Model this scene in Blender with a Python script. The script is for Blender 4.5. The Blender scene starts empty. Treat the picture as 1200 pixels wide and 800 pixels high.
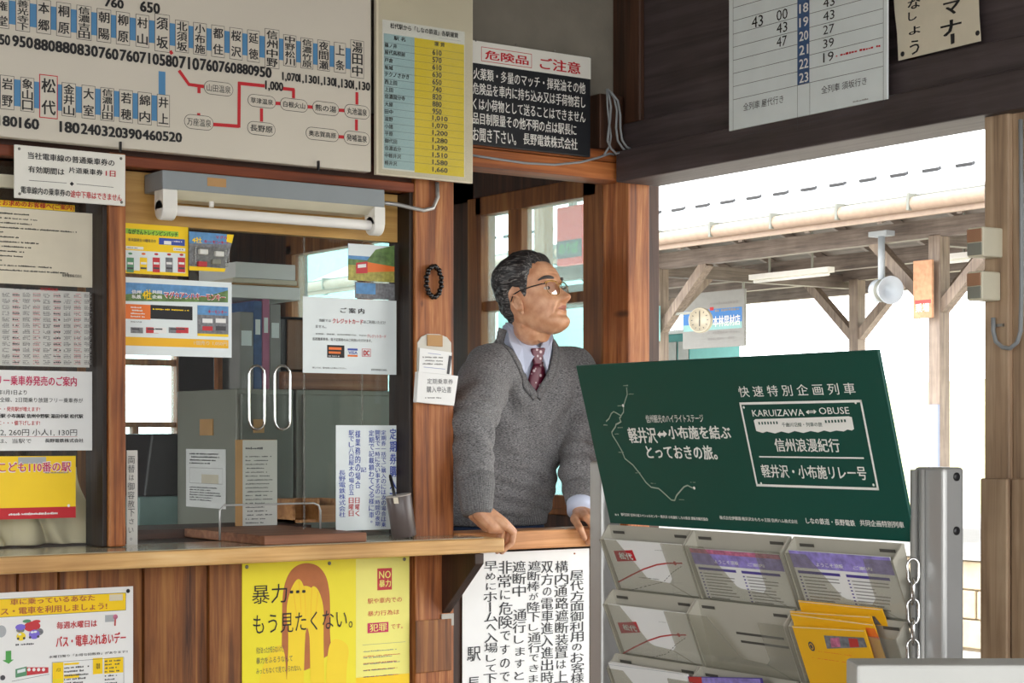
import bpy, bmesh, math, random
from mathutils import Vector, Matrix, noise
random.seed(7)
SC = bpy.context.scene
COL = SC.collection

# ------------------------------------------------------------------ camera
CAM = Vector((0.0, 0.0, 1.15))
FPX, SN, CS, HZ = 2137.0, 0.5745, 0.8185, 511.0      # focal length in px, yaw sine/cosine, horizon row
cam_d = bpy.data.cameras.new('camera'); cam = bpy.data.objects.new('camera', cam_d); COL.objects.link(cam)
cam.location = CAM
cam.rotation_euler = (math.pi/2, 0, -math.atan2(SN, CS))
cam_d.sensor_width = 36.0; cam_d.lens = FPX/1200*36; cam_d.shift_y = (HZ-400)/1200
cam_d.clip_start = 0.05; cam_d.clip_end = 500
SC.camera = cam
# ------------------------------------------------------------------ light
SC.view_settings.view_transform = 'Standard'; SC.view_settings.look = 'None'
SC.view_settings.exposure = 0.14; SC.view_settings.gamma = 1.0; SC.view_settings.use_curve_mapping = False
SC.cycles.use_denoising = True
SC.cycles.max_bounces = 8; SC.cycles.transparent_max_bounces = 16
SC.cycles.sample_clamp_indirect = 8
world = bpy.data.worlds.new('sky'); SC.world = world; world.use_nodes = True
bg = world.node_tree.nodes['Background']; bg.inputs[0].default_value = (0.97, 0.985, 1.0, 1); bg.inputs[1].default_value = 5.8
sun_d = bpy.data.lights.new('sun', 'SUN'); sun_d.energy = 6.0; sun_d.angle = 0.02; sun_d.color = (1, 0.95, 0.86)
sun = bpy.data.objects.new('sun', sun_d); COL.objects.link(sun)
sun.rotation_euler = Vector((-0.60, -0.35, -0.72)).to_track_quat('-Z', 'Y').to_euler()
def portal(loc, direction, sx, sy):
    d = bpy.data.lights.new('portal', 'AREA'); d.shape = 'RECTANGLE'; d.size = sx; d.size_y = sy; d.cycles.is_portal = True
    o = bpy.data.objects.new('portal', d); COL.objects.link(o); o.location = loc
    o.rotation_euler = Vector(direction).to_track_quat('-Z', 'Z').to_euler()
portal((0.5, -2.6, 1.32), (0, 1, 0), 5.4, 2.6)
portal((3.40, 3.45, 0.95), (-1, 0, 0), 1.3, 1.9)
portal((-2.45, 0.15, 1.37), (1, 0, 0), 3.5, 1.85)
portal((-.62, 5.55, 1.45), (1, 0, 0), 1.9, 1.3)  # portal for the added west office opening
portal((3.50, 5.3, 1.4), (-1, 0, 0), 2.1, 0.95)

# ------------------------------------------------------------------ pixel -> world on a chosen plane
def ray(u, v):
    k = (u-600)/FPX
    return Vector((SN+CS*k, CS-SN*k, (HZ-v)/FPX))
def A(u, v, y): d = ray(u, v); return CAM+d*(y/d.y)
def B(u, v, x): d = ray(u, v); return CAM+d*(x/d.x)
def Z(u, v, z): d = ray(u, v); return CAM+d*((z-CAM.z)/d.z)

# ------------------------------------------------------------------ materials
def lin(h):
    h = h.lstrip('#'); r = []
    for i in (0, 2, 4):
        c = int(h[i:i+2], 16)/255; r.append(c/12.92 if c <= .04045 else ((c+.055)/1.055)**2.4)
    return (*r, 1)
M = {}
def new_mat(name):
    m = bpy.data.materials.new(name); m.use_nodes = True; M[name] = m
    return m, m.node_tree.nodes, m.node_tree.links, m.node_tree.nodes['Principled BSDF']
def plain(name, col, rough=.6, metal=0, var=.06, scale=14, bump=0, bscale=200, spec=.5):
    m, n, l, b = new_mat(name); c = lin(col)
    b.inputs['Roughness'].default_value = rough; b.inputs['Metallic'].default_value = metal
    b.inputs['Specular IOR Level'].default_value = spec
    tc = n.new('ShaderNodeTexCoord')
    if var:
        t = n.new('ShaderNodeTexNoise'); t.inputs['Scale'].default_value = scale; t.inputs['Detail'].default_value = 4
        l.new(tc.outputs['Object'], t.inputs['Vector'])
        r = n.new('ShaderNodeValToRGB'); e = r.color_ramp.elements
        e[0].position = .3; e[1].position = .7
        e[0].color = (*[x*(1-var) for x in c[:3]], 1); e[1].color = (*[min(1, x*(1+var)) for x in c[:3]], 1)
        l.new(t.outputs['Fac'], r.inputs['Fac']); l.new(r.outputs['Color'], b.inputs['Base Color'])
    else: b.inputs['Base Color'].default_value = c
    if bump:
        t = n.new('ShaderNodeTexNoise'); t.inputs['Scale'].default_value = bscale; t.inputs['Detail'].default_value = 3
        l.new(tc.outputs['Object'], t.inputs['Vector'])
        bp = n.new('ShaderNodeBump'); bp.inputs['Strength'].default_value = bump; bp.inputs['Distance'].default_value = .002
        l.new(t.outputs['Fac'], bp.inputs['Height']); l.new(bp.outputs['Normal'], b.inputs['Normal'])
    return m
def wood(name, dark, mid, light, axis='Z', rough=.55, s=1.0, bump=.5, knots=False):
    m, n, l, b = new_mat(name); b.inputs['Roughness'].default_value = rough
    tc = n.new('ShaderNodeTexCoord'); mp = n.new('ShaderNodeMapping'); l.new(tc.outputs['Object'], mp.inputs['Vector'])
    oi = n.new('ShaderNodeObjectInfo'); l.new(oi.outputs['Location'], mp.inputs['Location'])
    sc = {'X': (1.6, 34, 34), 'Y': (34, 1.6, 34), 'Z': (34, 34, 1.6)}[axis]
    mp.inputs['Scale'].default_value = tuple(x*s for x in sc)
    t = n.new('ShaderNodeTexNoise'); t.inputs['Scale'].default_value = 1.0; t.inputs['Detail'].default_value = 6; t.inputs['Roughness'].default_value = .62; t.inputs['Distortion'].default_value = .5
    l.new(mp.outputs[0], t.inputs['Vector'])
    r = n.new('ShaderNodeValToRGB'); e = r.color_ramp.elements
    e[0].position = .28; e[0].color = lin(dark); e[1].position = .72; e[1].color = lin(light)
    q = e.new(.5); q.color = lin(mid)
    l.new(t.outputs['Fac'], r.inputs['Fac'])
    t2 = n.new('ShaderNodeTexNoise'); t2.inputs['Scale'].default_value = 4; t2.inputs['Detail'].default_value = 3
    l.new(tc.outputs['Object'], t2.inputs['Vector'])
    mx = n.new('ShaderNodeMix'); mx.data_type = 'RGBA'; mx.blend_type = 'MULTIPLY'; mx.inputs[0].default_value = .55
    r2 = n.new('ShaderNodeValToRGB'); r2.color_ramp.elements[0].position = .3; r2.color_ramp.elements[0].color = (.45, .4, .36, 1); r2.color_ramp.elements[1].position = .65
    l.new(t2.outputs['Fac'], r2.inputs['Fac']); l.new(r.outputs['Color'], mx.inputs[6]); l.new(r2.outputs['Color'], mx.inputs[7])
    out = mx.outputs[2]
    if knots:
        v = n.new('ShaderNodeTexVoronoi'); v.inputs['Scale'].default_value = 6.5
        mp2 = n.new('ShaderNodeMapping'); mp2.inputs['Scale'].default_value = (1.3, .2, .75) if axis == 'Z' else (.75, .2, 1.3)
        l.new(tc.outputs['Object'], mp2.inputs['Vector']); l.new(mp2.outputs[0], v.inputs['Vector'])
        r3 = n.new('ShaderNodeValToRGB'); r3.color_ramp.elements[0].position = .02; r3.color_ramp.elements[0].color = (.16, .1, .07, 1); r3.color_ramp.elements[1].position = .065
        l.new(v.outputs['Distance'], r3.inputs['Fac'])
        m3 = n.new('ShaderNodeMix'); m3.data_type = 'RGBA'; m3.blend_type = 'MULTIPLY'; m3.inputs[0].default_value = .8
        l.new(out, m3.inputs[6]); l.new(r3.outputs['Color'], m3.inputs[7]); out = m3.outputs[2]
    l.new(out, b.inputs['Base Color'])
    bp = n.new('ShaderNodeBump'); bp.inputs['Strength'].default_value = bump; bp.inputs['Distance'].default_value = .003
    l.new(t.outputs['Fac'], bp.inputs['Height']); l.new(bp.outputs['Normal'], b.inputs['Normal'])
    return m
def thin_glass(name, tint=(1, 1, 1), refl=.10, rough=.0, dirt=.0, frost=.0):
    m, n, l, b = new_mat(name); n.remove(b); out = n['Material Output']
    tr = n.new('ShaderNodeBsdfTransparent'); tr.inputs[0].default_value = (*tint, 1)
    gl = n.new('ShaderNodeBsdfGlossy'); gl.inputs['Roughness'].default_value = rough
    fr = n.new('ShaderNodeLayerWeight'); fr.inputs[0].default_value = .5
    pw = n.new('ShaderNodeMath'); pw.operation = 'POWER'; pw.inputs[1].default_value = 4; l.new(fr.outputs['Facing'], pw.inputs[0])
    mu = n.new('ShaderNodeMath'); mu.operation = 'MULTIPLY_ADD'; mu.inputs[1].default_value = .7; mu.inputs[2].default_value = refl
    l.new(pw.outputs[0], mu.inputs[0])
    mx = n.new('ShaderNodeMixShader'); l.new(mu.outputs[0], mx.inputs[0]); l.new(tr.outputs[0], mx.inputs[1]); l.new(gl.outputs[0], mx.inputs[2])
    if frost:
        tl_ = n.new('ShaderNodeBsdfTranslucent'); tl_.inputs[0].default_value = (.72, .90, .92, 1)
        m3 = n.new('ShaderNodeMixShader'); m3.inputs[0].default_value = frost
        l.new(mx.outputs[0], m3.inputs[1]); l.new(tl_.outputs[0], m3.inputs[2]); mx = m3
    if dirt:
        df = n.new('ShaderNodeBsdfDiffuse'); df.inputs[0].default_value = (.8, .82, .8, 1)
        m2 = n.new('ShaderNodeMixShader'); m2.inputs[0].default_value = dirt
        l.new(mx.outputs[0], m2.inputs[1]); l.new(df.outputs[0], m2.inputs[2]); mx = m2
    l.new(mx.outputs[0], out.inputs[0])
    return m
def emit(name, col, s):
    m, n, l, b = new_mat(name); b.inputs['Emission Color'].default_value = lin(col); b.inputs['Emission Strength'].default_value = s; b.inputs['Base Color'].default_value = lin(col)

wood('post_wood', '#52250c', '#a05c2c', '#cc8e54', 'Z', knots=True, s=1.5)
wood('post_wood_grey', '#7c5a44', '#b08a6a', '#c9aa8c', 'Z')
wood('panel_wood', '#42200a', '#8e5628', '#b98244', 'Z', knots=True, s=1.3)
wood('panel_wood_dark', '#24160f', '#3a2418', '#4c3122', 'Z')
wood('sheathing', '#3a322c', '#5a5048', '#6e645a', 'Y')
wood('jamb_shade', '#150c07', '#241409', '#33200f', 'Z')
wood('dark_wood_x', '#2a1710', '#45261a', '#5a3424', 'X')
wood('dark_wood_y', '#332b2c', '#4a4042', '#5a5052', 'Y')
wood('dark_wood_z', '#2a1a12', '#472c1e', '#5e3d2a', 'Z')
wood('rail_wood', '#56240f', '#7d3a1c', '#8f4a26', 'X')
wood('beam_wood', '#6a3216', '#a85e2c', '#c87c42', 'X')
wood('counter_wood', '#b8864a', '#dcae70', '#ecca94', 'X', rough=.45, bump=.12)
wood('sill_wood', '#a86a3c', '#d89a62', '#ecbe8c', 'X', bump=.5)
wood('ply_wood', '#a87a3c', '#c89c56', '#d8b272', 'X', bump=.08, s=.7)
wood('sash_wood', '#5c3016', '#8a5226', '#a8733e', 'Z')
wood('tray_wood', '#6e4630', '#946246', '#ae8060', 'X')
wood('box_wood', '#8a5730', '#b27f4c', '#c8986a', 'X')
wood('weathered_wood', '#6a5d54', '#8c7c6e', '#a29282', 'Z'); wood('pillar_wood', '#7a6450', '#b09478', '#cdb598', 'Z')
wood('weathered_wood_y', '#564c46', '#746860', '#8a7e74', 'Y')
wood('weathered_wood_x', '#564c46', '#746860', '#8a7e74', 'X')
plain('plaster', '#7d776c', .9, var=.12, scale=9, bump=.3, bscale=120)
plain('ceiling_paint', '#a39a8a', .9); plain('floor_concrete', '#8d8880', .85, var=.12, scale=5, bump=.3)
plain('board_white', '#cfc8bb', .45, var=.03, scale=3); plain('sign_white', '#e4e2da', .4, var=.03)
plain('paper_white', '#e8e8e6', .6, var=.02); plain('paper_cream', '#d8cfba', .6, var=.04)
plain('paper_grey', '#c9c8c2', .6, var=.03); plain('paper_cool', '#dfe7e8', .55, var=.03)
plain('ink_black', '#1c1b1e', .6, var=0); plain('ink_brush', '#303134', .7, var=.25, scale=60); plain('ink_soft', '#4a4a4e', .7, var=0); plain('ink_pale', '#8c8a88', .7, var=0)
plain('ink_red', '#c0202a', .6, var=0); plain('ink_magenta', '#c42a5a', .6, var=0); plain('ink_pinkline', '#c98d8d', .7, var=0)
plain('ink_blue', '#3a50a8', .6, var=0); plain('ink_white', '#eceae4', .6, var=0)
plain('line_blue', '#4e86b4', .5, var=.05); plain('fare_blue', '#a9c9d2', .5, var=.03); plain('fare_yellow', '#ead21c', .5, var=.03)
plain('sign_black', '#1d1f24', .4, var=.05); plain('poster_yellow', '#efe02c', .45, var=.02); plain('poster_pale', '#efe87c', .45, var=.02)
plain('skin_yellow', '#f3d326', .5, var=.02); plain('hair_brown', '#b56a38', .5, var=.1, scale=20); plain('kids_yellow', '#f7cf14', .4, var=.02); plain('deep_yellow', '#efb520', .45, var=.03)
plain('orange', '#e8762e', .5, var=.03); plain('green_print', '#4fa04c', .5, var=.05); plain('green_light', '#9ccc3e', .5, var=.03)
plain('sky_print', '#5b8fc0', .5, var=.2, scale=60); plain('photo_green', '#5f7c45', .5, var=.4, scale=60); plain('photo_field', '#a8a04e', .5, var=.3, scale=90)
plain('photo_grey', '#77787c', .5, var=.35, scale=120); plain('photo_red', '#b83a34', .5, var=.1); plain('violet', '#9082c6', .5, var=.3, scale=80); plain('violet_dark', '#4a3e8e', .5, var=.05)
plain('pink_flower', '#b86a86', .5, var=.4, scale=90); plain('car_purple', '#7a6ad0', .5, var=0); plain('car_yellow', '#f0d428', .5, var=0)
plain('train_green', '#58906a', .5, var=0); plain('train_red', '#c4343c', .5, var=0); plain('print_grey', '#a9adb0', .5, var=0)
plain('panel_green', '#0f4a40', .32, var=.04, scale=3); plain('map_line', '#9aa898', .6, var=0)
plain('steel_grey', '#85867c', .45, var=.06, scale=4); plain('steel_dark', '#6a6c63', .45, var=.06)
plain('lamp_grey', '#8b9296', .4, var=.03); plain('lamp_white', '#e6e4de', .35, var=.02); plain('tube_glass', '#eceae6', .25, var=0)
plain('alu', '#b6b6b4', .35, metal=.55, var=.03); plain('chrome', '#d8d8d8', .15, metal=1, var=0); plain('pin_metal', '#8d8a84', .35, metal=.8, var=0)
plain('rack_grey', '#aeaa9d', .5, var=.03); plain('slot_dark', '#4a4842', .7, var=0)
plain('black_plastic', '#1a1a1c', .35, var=0); plain('black_bead', '#17100e', .18, var=0); plain('cable_grey', '#8b8f92', .5, var=.05)
plain('cup_grey', '#5c5250', .35, var=.05); plain('cup_inside', '#b8b0a8', .5, var=0); plain('cloth_beige', '#c2b79e', .9, var=.06, bump=.3, bscale=500)
plain('kraft', '#b78d5c', .7, var=.08); plain('clay_white', '#cfcbc0', .7, var=.05); plain('teal_paint', '#8fc0be', .6, var=.06); plain('teal_glass', '#7d9a98', .2, var=.1)
plain('red_sign', '#c0372f', .5, var=.03); plain('sign_dark', '#4a4444', .5, var=.1); plain('cream_plastic', '#d9d3bd', .5, var=.04); plain('brown_plastic', '#a5795c', .5, var=.04)
plain('roof_metal', '#c9ccce', .4, var=.03); plain('gutter_paint', '#8f7b6a', .5, var=.1); plain('stone_block', '#b9a98f', .9, var=.15, scale=6, bump=.4); plain('ballast', '#b9b2a8', .95, var=.12, scale=30)
plain('asphalt', '#a9a7a2', .9, var=.06); plain('hill_green', '#a9aa7c', .95, var=.25, scale=.6); plain('bark', '#6f6258', .9, var=.1); plain('clock_face', '#efe6c0', .4, var=0); plain('clock_rim', '#a39a86', .4, var=.03)
plain('blue_sign', '#2f78c0', .5, var=.03); plain('orange_board', '#b98a68', .7, var=.2, scale=20); plain('teal_dark', '#3f7a78', .6, var=.05); plain('carton_white', '#b4b4b0', .6, var=.04); plain('pale_blue', '#8f98b4', .5, var=.03); plain('board_grey', '#8e8e8a', .5, var=.03); plain('speaker_white', '#a9b0b6', .45, var=.02)
plain('books_blue', '#3d5a86', .6, var=.2, scale=40); plain('books_pink', '#b06a88', .6, var=.1); plain('books_grey', '#8b8a88', .6, var=.1); plain('leather', '#7c563a', .5, var=.08)
plain('vinyl', '#b9b39c', .12, var=.1); plain('gold', '#b08a4a', .25, metal=.9, var=0)
thin_glass('window_glass', (.97, .985, .97), refl=.035); thin_glass('bright_glass', (.86, .98, .98), refl=.05, frost=.11)
thin_glass('acrylic', (.88, .87, .83), refl=.03, dirt=.07); thin_glass('sleeve', (.97, .97, .95), refl=.04, rough=.08, dirt=.02); thin_glass('lens', (.98, .95, .97), refl=.30)

# ------------------------------------------------------------------ mesh helper
WL = {}
class MB:
    def __init__(s): s.v = []; s.f = []; s.m = []; s.mats = []; s.sm = []
    def mi(s, mat):
        if mat not in s.mats: s.mats.append(mat)
        return s.mats.index(mat)
    def add(s, vs, fs, mat, smooth=False):
        o = len(s.v); s.v += [Vector(p) for p in vs]; i = s.mi(mat)
        for f in fs: s.f.append([o+k for k in f]); s.m.append(i); s.sm.append(smooth)
        return s
    def box(s, a, b, mat):
        x0, y0, z0 = a; x1, y1, z1 = b
        x0, x1 = min(x0, x1), max(x0, x1); y0, y1 = min(y0, y1), max(y0, y1); z0, z1 = min(z0, z1), max(z0, z1)
        vs = [(x0,y0,z0),(x1,y0,z0),(x1,y1,z0),(x0,y1,z0),(x0,y0,z1),(x1,y0,z1),(x1,y1,z1),(x0,y1,z1)]
        return s.add(vs, [(0,3,2,1),(4,5,6,7),(0,1,5,4),(1,2,6,5),(2,3,7,6),(3,0,4,7)], mat)
    def obox(s, o, ex, ey, ez, mat):      # corner + three edge vectors
        o, ex, ey, ez = map(Vector, (o, ex, ey, ez))
        vs = [o, o+ex, o+ex+ey, o+ey, o+ez, o+ex+ez, o+ex+ey+ez, o+ey+ez]
        return s.add(vs, [(0,3,2,1),(4,5,6,7),(0,1,5,4),(1,2,6,5),(2,3,7,6),(3,0,4,7)], mat)
    def bar(s, p, q, w, h, mat, up=(0, 0, 1)):   # rectangular bar between two points
        p, q = Vector(p), Vector(q); d = (q-p).normalized(); u = Vector(up)
        sx = d.cross(u).normalized(); uu = sx.cross(d)
        return s.obox(p-sx*w/2-uu*h/2, sx*w, uu*h, q-p, mat)
    def prism(s, poly, ext, mat):         # planar polygon extruded along ext
        n = len(poly); e = Vector(ext); P = [Vector(p) for p in poly]
        vs = P+[p+e for p in P]
        return s.add(vs, [tuple(range(n))[::-1], tuple(range(n, 2*n))]+[(i, (i+1) % n, n+(i+1) % n, n+i) for i in range(n)], mat)
    def tube(s, pts, r, mat, n=8, closed=False):
        P = [Vector(p) for p in pts]; N = len(P); rs = r if isinstance(r, (list, tuple)) else [r]*N
        vs = []; prev = None
        for i, p in enumerate(P):
            if closed: t = P[(i+1) % N]-P[i-1]
            else: t = P[min(i+1, N-1)]-P[max(i-1, 0)]
            t.normalize()
            if prev is None:
                a = Vector((0, 0, 1)) if abs(t.z) < .9 else Vector((1, 0, 0)); x = t.cross(a).normalized()
            else: x = (prev-t*prev.dot(t)).normalized()
            prev = x; y = t.cross(x)
            for k in range(n):
                a = 2*math.pi*k/n; vs.append(p+(x*math.cos(a)+y*math.sin(a))*rs[i])
        fs = []
        for i in range(N if closed else N-1):
            j = (i+1) % N
            for k in range(n): fs.append((i*n+k, i*n+(k+1) % n, j*n+(k+1) % n, j*n+k))
        if not closed: fs += [tuple(range(n))[::-1], tuple(range((N-1)*n, N*n))]
        return s.add(vs, fs, mat, True)
    def lathe(s, base, axis, prof, mat, n=24):   # prof = [(r, h)...]
        base, ax = Vector(base), Vector(axis).normalized()
        a = Vector((0, 0, 1)) if abs(ax.z) < .9 else Vector((1, 0, 0)); x = ax.cross(a).normalized(); y = ax.cross(x)
        vs = []; fs = []
        for r, h in prof:
            for k in range(n):
                t = 2*math.pi*k/n; vs.append(base+ax*h+(x*math.cos(t)+y*math.sin(t))*r)
        for i in range(len(prof)-1):
            for k in range(n): fs.append((i*n+k, i*n+(k+1) % n, (i+1)*n+(k+1) % n, (i+1)*n+k))
        fs += [tuple(range(n))[::-1], tuple(range((len(prof)-1)*n, len(prof)*n))]
        return s.add(vs, fs, mat, True)
    def ball(s, c, r, mat, n=12, m=8, M3=None):
        c = Vector(c); R = r if isinstance(r, (tuple, list)) else (r, r, r); vs = []; fs = []
        for i in range(m+1):
            ph = math.pi*i/m
            for k in range(n):
                t = 2*math.pi*k/n; p = Vector((R[0]*math.sin(ph)*math.cos(t), R[1]*math.sin(ph)*math.sin(t), R[2]*math.cos(ph)))
                vs.append(c+(M3 @ p if M3 else p))
        for i in range(m):
            for k in range(n): fs.append((i*n+k, (i+1)*n+k, (i+1)*n+(k+1) % n, i*n+(k+1) % n))
        return s.add(vs, fs, mat, True)
    def loft(s, rings, mat, cap=True, smooth=True):
        n = len(rings[0]); o = []; fs = []
        for r in rings: o += list(r)
        for i in range(len(rings)-1):
            for k in range(n): fs.append((i*n+k, i*n+(k+1) % n, (i+1)*n+(k+1) % n, (i+1)*n+k))
        if cap: fs += [tuple(range(n))[::-1], tuple(range((len(rings)-1)*n, len(rings)*n))]
        return s.add(o, fs, mat, smooth)
    def grid(s, pts, mat, smooth=True):   # pts[i][j]
        a, b = len(pts), len(pts[0]); vs = [p for r in pts for p in r]
        return s.add(vs, [(i*b+j, i*b+j+1, (i+1)*b+j+1, (i+1)*b+j) for i in range(a-1) for j in range(b-1)], mat, smooth)
    def build(s, name, parent=None, bevel=0, seg=2, loc=None, solid=0):
        xs = [p.x for p in s.v]; ys = [p.y for p in s.v]; zs = [p.z for p in s.v]
        L = Vector(loc) if loc is not None else Vector(((min(xs)+max(xs))/2, (min(ys)+max(ys))/2, min(zs)))
        me = bpy.data.meshes.new(name); me.from_pydata([p-L for p in s.v], [], s.f)
        for mt in s.mats: me.materials.append(M[mt])
        me.polygons.foreach_set('material_index', s.m); me.polygons.foreach_set('use_smooth', s.sm); me.update()
        o = bpy.data.objects.new(name, me); COL.objects.link(o)
        place(o, L, parent)
        if solid:
            k = o.modifiers.new('solid', 'SOLIDIFY'); k.thickness = solid; k.offset = 0
        if bevel:
            k = o.modifiers.new('bevel', 'BEVEL'); k.width = bevel; k.segments = seg; k.limit_method = 'ANGLE'; k.harden_normals = False
        return o
def place(o, L, parent):
    L = Vector(L)
    if parent is not None: o.parent = parent; o.location = L-WL[parent.name]
    else: o.location = L
    WL[o.name] = L
def tag(o, label, cat, group=None, kind=None):
    o['label'] = label; o['category'] = cat
    if group: o['group'] = group
    if kind: o['kind'] = kind
    return o
def struct(o): o['kind'] = 'structure'; return o
def thing(name, label, cat, loc, group=None):
    o = bpy.data.objects.new(name, None); COL.objects.link(o); o.empty_display_size = .05; place(o, loc, None)
    return tag(o, label, cat, group)
def bx(a, b, mat): return MB().box(a, b, mat)
def remesh(mb, voxel, smooth=4, factor=.5):   # join overlapping closed pieces into one skin, as an MB
    o = mb.build('temporary', loc=(0, 0, 0))
    k = o.modifiers.new('r', 'REMESH'); k.mode = 'VOXEL'; k.voxel_size = voxel
    if smooth: q = o.modifiers.new('s', 'SMOOTH'); q.iterations = smooth; q.factor = factor
    bpy.context.view_layer.update()
    me = bpy.data.meshes.new_from_object(o.evaluated_get(bpy.context.evaluated_depsgraph_get()))
    r = ([v.co.copy() for v in me.vertices], [list(p.vertices) for p in me.polygons])
    bpy.data.objects.remove(o); bpy.data.meshes.remove(me)
    return r

# ------------------------------------------------------------------ lettering
GC = {}
def glyph(st, bold=0):
    key = st
    if key not in GC:
        c = bpy.data.curves.new('t', 'FONT'); c.body = st; c.resolution_u = 2
        o = bpy.data.objects.new('t', c); me = o.to_mesh()
        vs = [(v.co.x, v.co.y) for v in me.vertices]; fs = [tuple(p.vertices) for p in me.polygons]
        o.to_mesh_clear(); bpy.data.objects.remove(o); bpy.data.curves.remove(c)
        GC[key] = (vs, fs)
    return GC[key]
class Print:
    """Printing that lies on a flat sheet (origin O, right R, up U): everything is given in picture crop coordinates and lands on the sheet."""
    def __init__(s, O, R=(1, 0, 0), U=(0, 0, 1)):
        s.O = Vector(O); s.R = Vector(R).normalized(); s.U = Vector(U).normalized(); s.N = s.R.cross(s.U); s.k = (0, 0, 1); s.parts = {}; s.z = 0
    def c(s, ox=0, oy=0, sc=1): s.k = (ox, oy, sc); return s
    def ab(s, x, y):
        d = ray(s.k[0]+x/s.k[2], s.k[1]+y/s.k[2]); t = (s.O-CAM).dot(s.N)/d.dot(s.N); p = CAM+d*t-s.O
        return p.dot(s.R), p.dot(s.U)
    def at(s, a, b, h=0): return s.O+s.R*a+s.U*b+s.N*(h+(s.z*1.2e-5 if h > 0 else 0))   # later printing lies over earlier printing
    def mb(s, part): return s.parts.setdefault(part, MB())
    def ex(s, x0, y0, x1, y1):
        a0, b1 = s.ab(x0, y0); a1, b0 = s.ab(x1, y1); return a0, b0, a1, b1
    def board(s, x0, y0, x1, y1, th, mat, name, bevel=0):   # the sheet itself, its face on the plane
        a0, b0, a1, b1 = s.ex(x0, y0, x1, y1)
        return MB().obox(s.at(a0, b0, -th), s.R*(a1-a0), s.U*(b1-b0), s.N*th, mat).build(name, bevel=bevel)
    def lrect(s, a0, b0, a1, b1, mat, part='printed_area', h=.0005):
        s.mb(part).add([s.at(a0, b0, h), s.at(a1, b0, h), s.at(a1, b1, h), s.at(a0, b1, h)], [(0, 1, 2, 3)], mat)
    def rect(s, x0, y0, x1, y1, mat, part='printed_area', h=.0005): s.z += 1; s.lrect(*s.ex(x0, y0, x1, y1), mat, part, h)
    def frame(s, x0, y0, x1, y1, mat, w=.0015, part='border', h=.0008):
        s.z += 1; a0, b0, a1, b1 = s.ex(x0, y0, x1, y1)
        for r in ((a0, b0, a1, b0+w), (a0, b1-w, a1, b1), (a0, b0, a0+w, b1), (a1-w, b0, a1, b1)): s.lrect(*r, mat, part, h)
    def poly(s, pts, mat, part='picture', h=.0009):
        s.z += 1
        s.mb(part).add([s.at(*s.ab(*p), h) for p in pts], [tuple(range(len(pts)))], mat)
    def blob(s, pts, mat, part='picture', h=.0009):     # polygon with its corners rounded off
        for _ in range(3):
            n = len(pts); pts = [q for i in range(n) for q in ((pts[i][0]*.75+pts[(i+1) % n][0]*.25, pts[i][1]*.75+pts[(i+1) % n][1]*.25), (pts[i][0]*.25+pts[(i+1) % n][0]*.75, pts[i][1]*.25+pts[(i+1) % n][1]*.75))]
        s.poly(pts, mat, part, h)
    def line(s, pts, mat, w, part='ruled_line', h=.0008):
        s.z += 1; P = [Vector(s.ab(*p)) for p in pts]; n = len(P); L = []; Rr = []
        for i in range(n):
            t = (P[min(i+1, n-1)]-P[max(i-1, 0)]).normalized(); q = Vector((-t.y, t.x))*w/2
            L.append(s.at(*(P[i]+q), h)); Rr.append(s.at(*(P[i]-q), h))
        s.mb(part).add(L+Rr, [(i, i+1, n+i+1, n+i) for i in range(n-1)], mat)
    def hline(s, x0, y0, x1, mat, w, part='ruled_line', h=.0008):   # level line from a point to a column
        a0, b = s.ab(x0, y0); a1, _ = s.ab(x1, y0); s.lrect(a0, b-w/2, a1, b+w/2, mat, part, h)
    def disc(s, x, y, r, mat, part='picture', h=.0009, ry=None, n=20):
        s.z += 1; a, b = s.ab(x, y); ry = ry or r
        s.mb(part).add([s.at(a+r*math.cos(2*math.pi*i/n), b+ry*math.sin(2*math.pi*i/n), h) for i in range(n)], [tuple(range(n))], mat)
    def pill(s, x0, y0, x1, y1, fill, edge, w=.0012, part='station_oval', h=.0010):
        a0, b0, a1, b1 = s.ex(x0, y0, x1, y1)
        for q, (mat, hh) in enumerate(((edge, h), (fill, h+.0003))):
            e = w*q; r = (b1-b0)/2-e; cy = (b0+b1)/2; L = []
            for sgn, cx in ((1, a1-e-r), (-1, a0+e+r)):
                for i in range(11):
                    t = -math.pi/2+math.pi*i/10
                    L.append(s.at(cx+sgn*r*math.cos(t), cy+sgn*r*math.sin(t), hh))
            s.mb(part).add(L, [tuple(range(len(L)))], mat)
    def put(s, st, a0, b0, a1, b1, mat, part, h, bold):
        vs, fs = glyph(st, bold)
        if not vs: return
        x0 = min(v[0] for v in vs); x1 = max(v[0] for v in vs); y0 = min(v[1] for v in vs); y1 = max(v[1] for v in vs)
        kx = (a1-a0)/max(x1-x0, 1e-6); ky = (b1-b0)/max(y1-y0, 1e-6)
        d = max(0, bold)*.55
        for dx, dy in (((0, 0),) if d < .004 else ((-d, -d*.5), (d, -d*.5), (-d, d*.5), (d, d*.5)) if d > .012 else ((-d, 0), (d, 0))):   # heavier strokes: the glyph set down again beside itself
            s.mb(part).add([s.at(a0+(v[0]-x0+dx)*kx, b0+(v[1]-y0+dy)*ky, h) for v in vs], fs, mat); h += .00012
    def text(s, st, x0, y0, x1, y1, mat='ink_black', part='lettering', h=.0014, bold=.012, hp=0):
        a0, b0, a1, b1 = s.ex(x0, y0, x1, y1)
        if hp:      # letter height given on its own, about the line's middle
            q = (s.at((a0+a1)/2, (b0+b1)/2)-CAM); dpt = q.dot(Vector((SN, CS, 0))); e = hp/s.k[2]*dpt/FPX/2; m_ = (b0+b1)/2; b0, b1 = m_-e, m_+e
        s.put(st, a0, b0, a1, b1, mat, part, h, bold)
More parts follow.
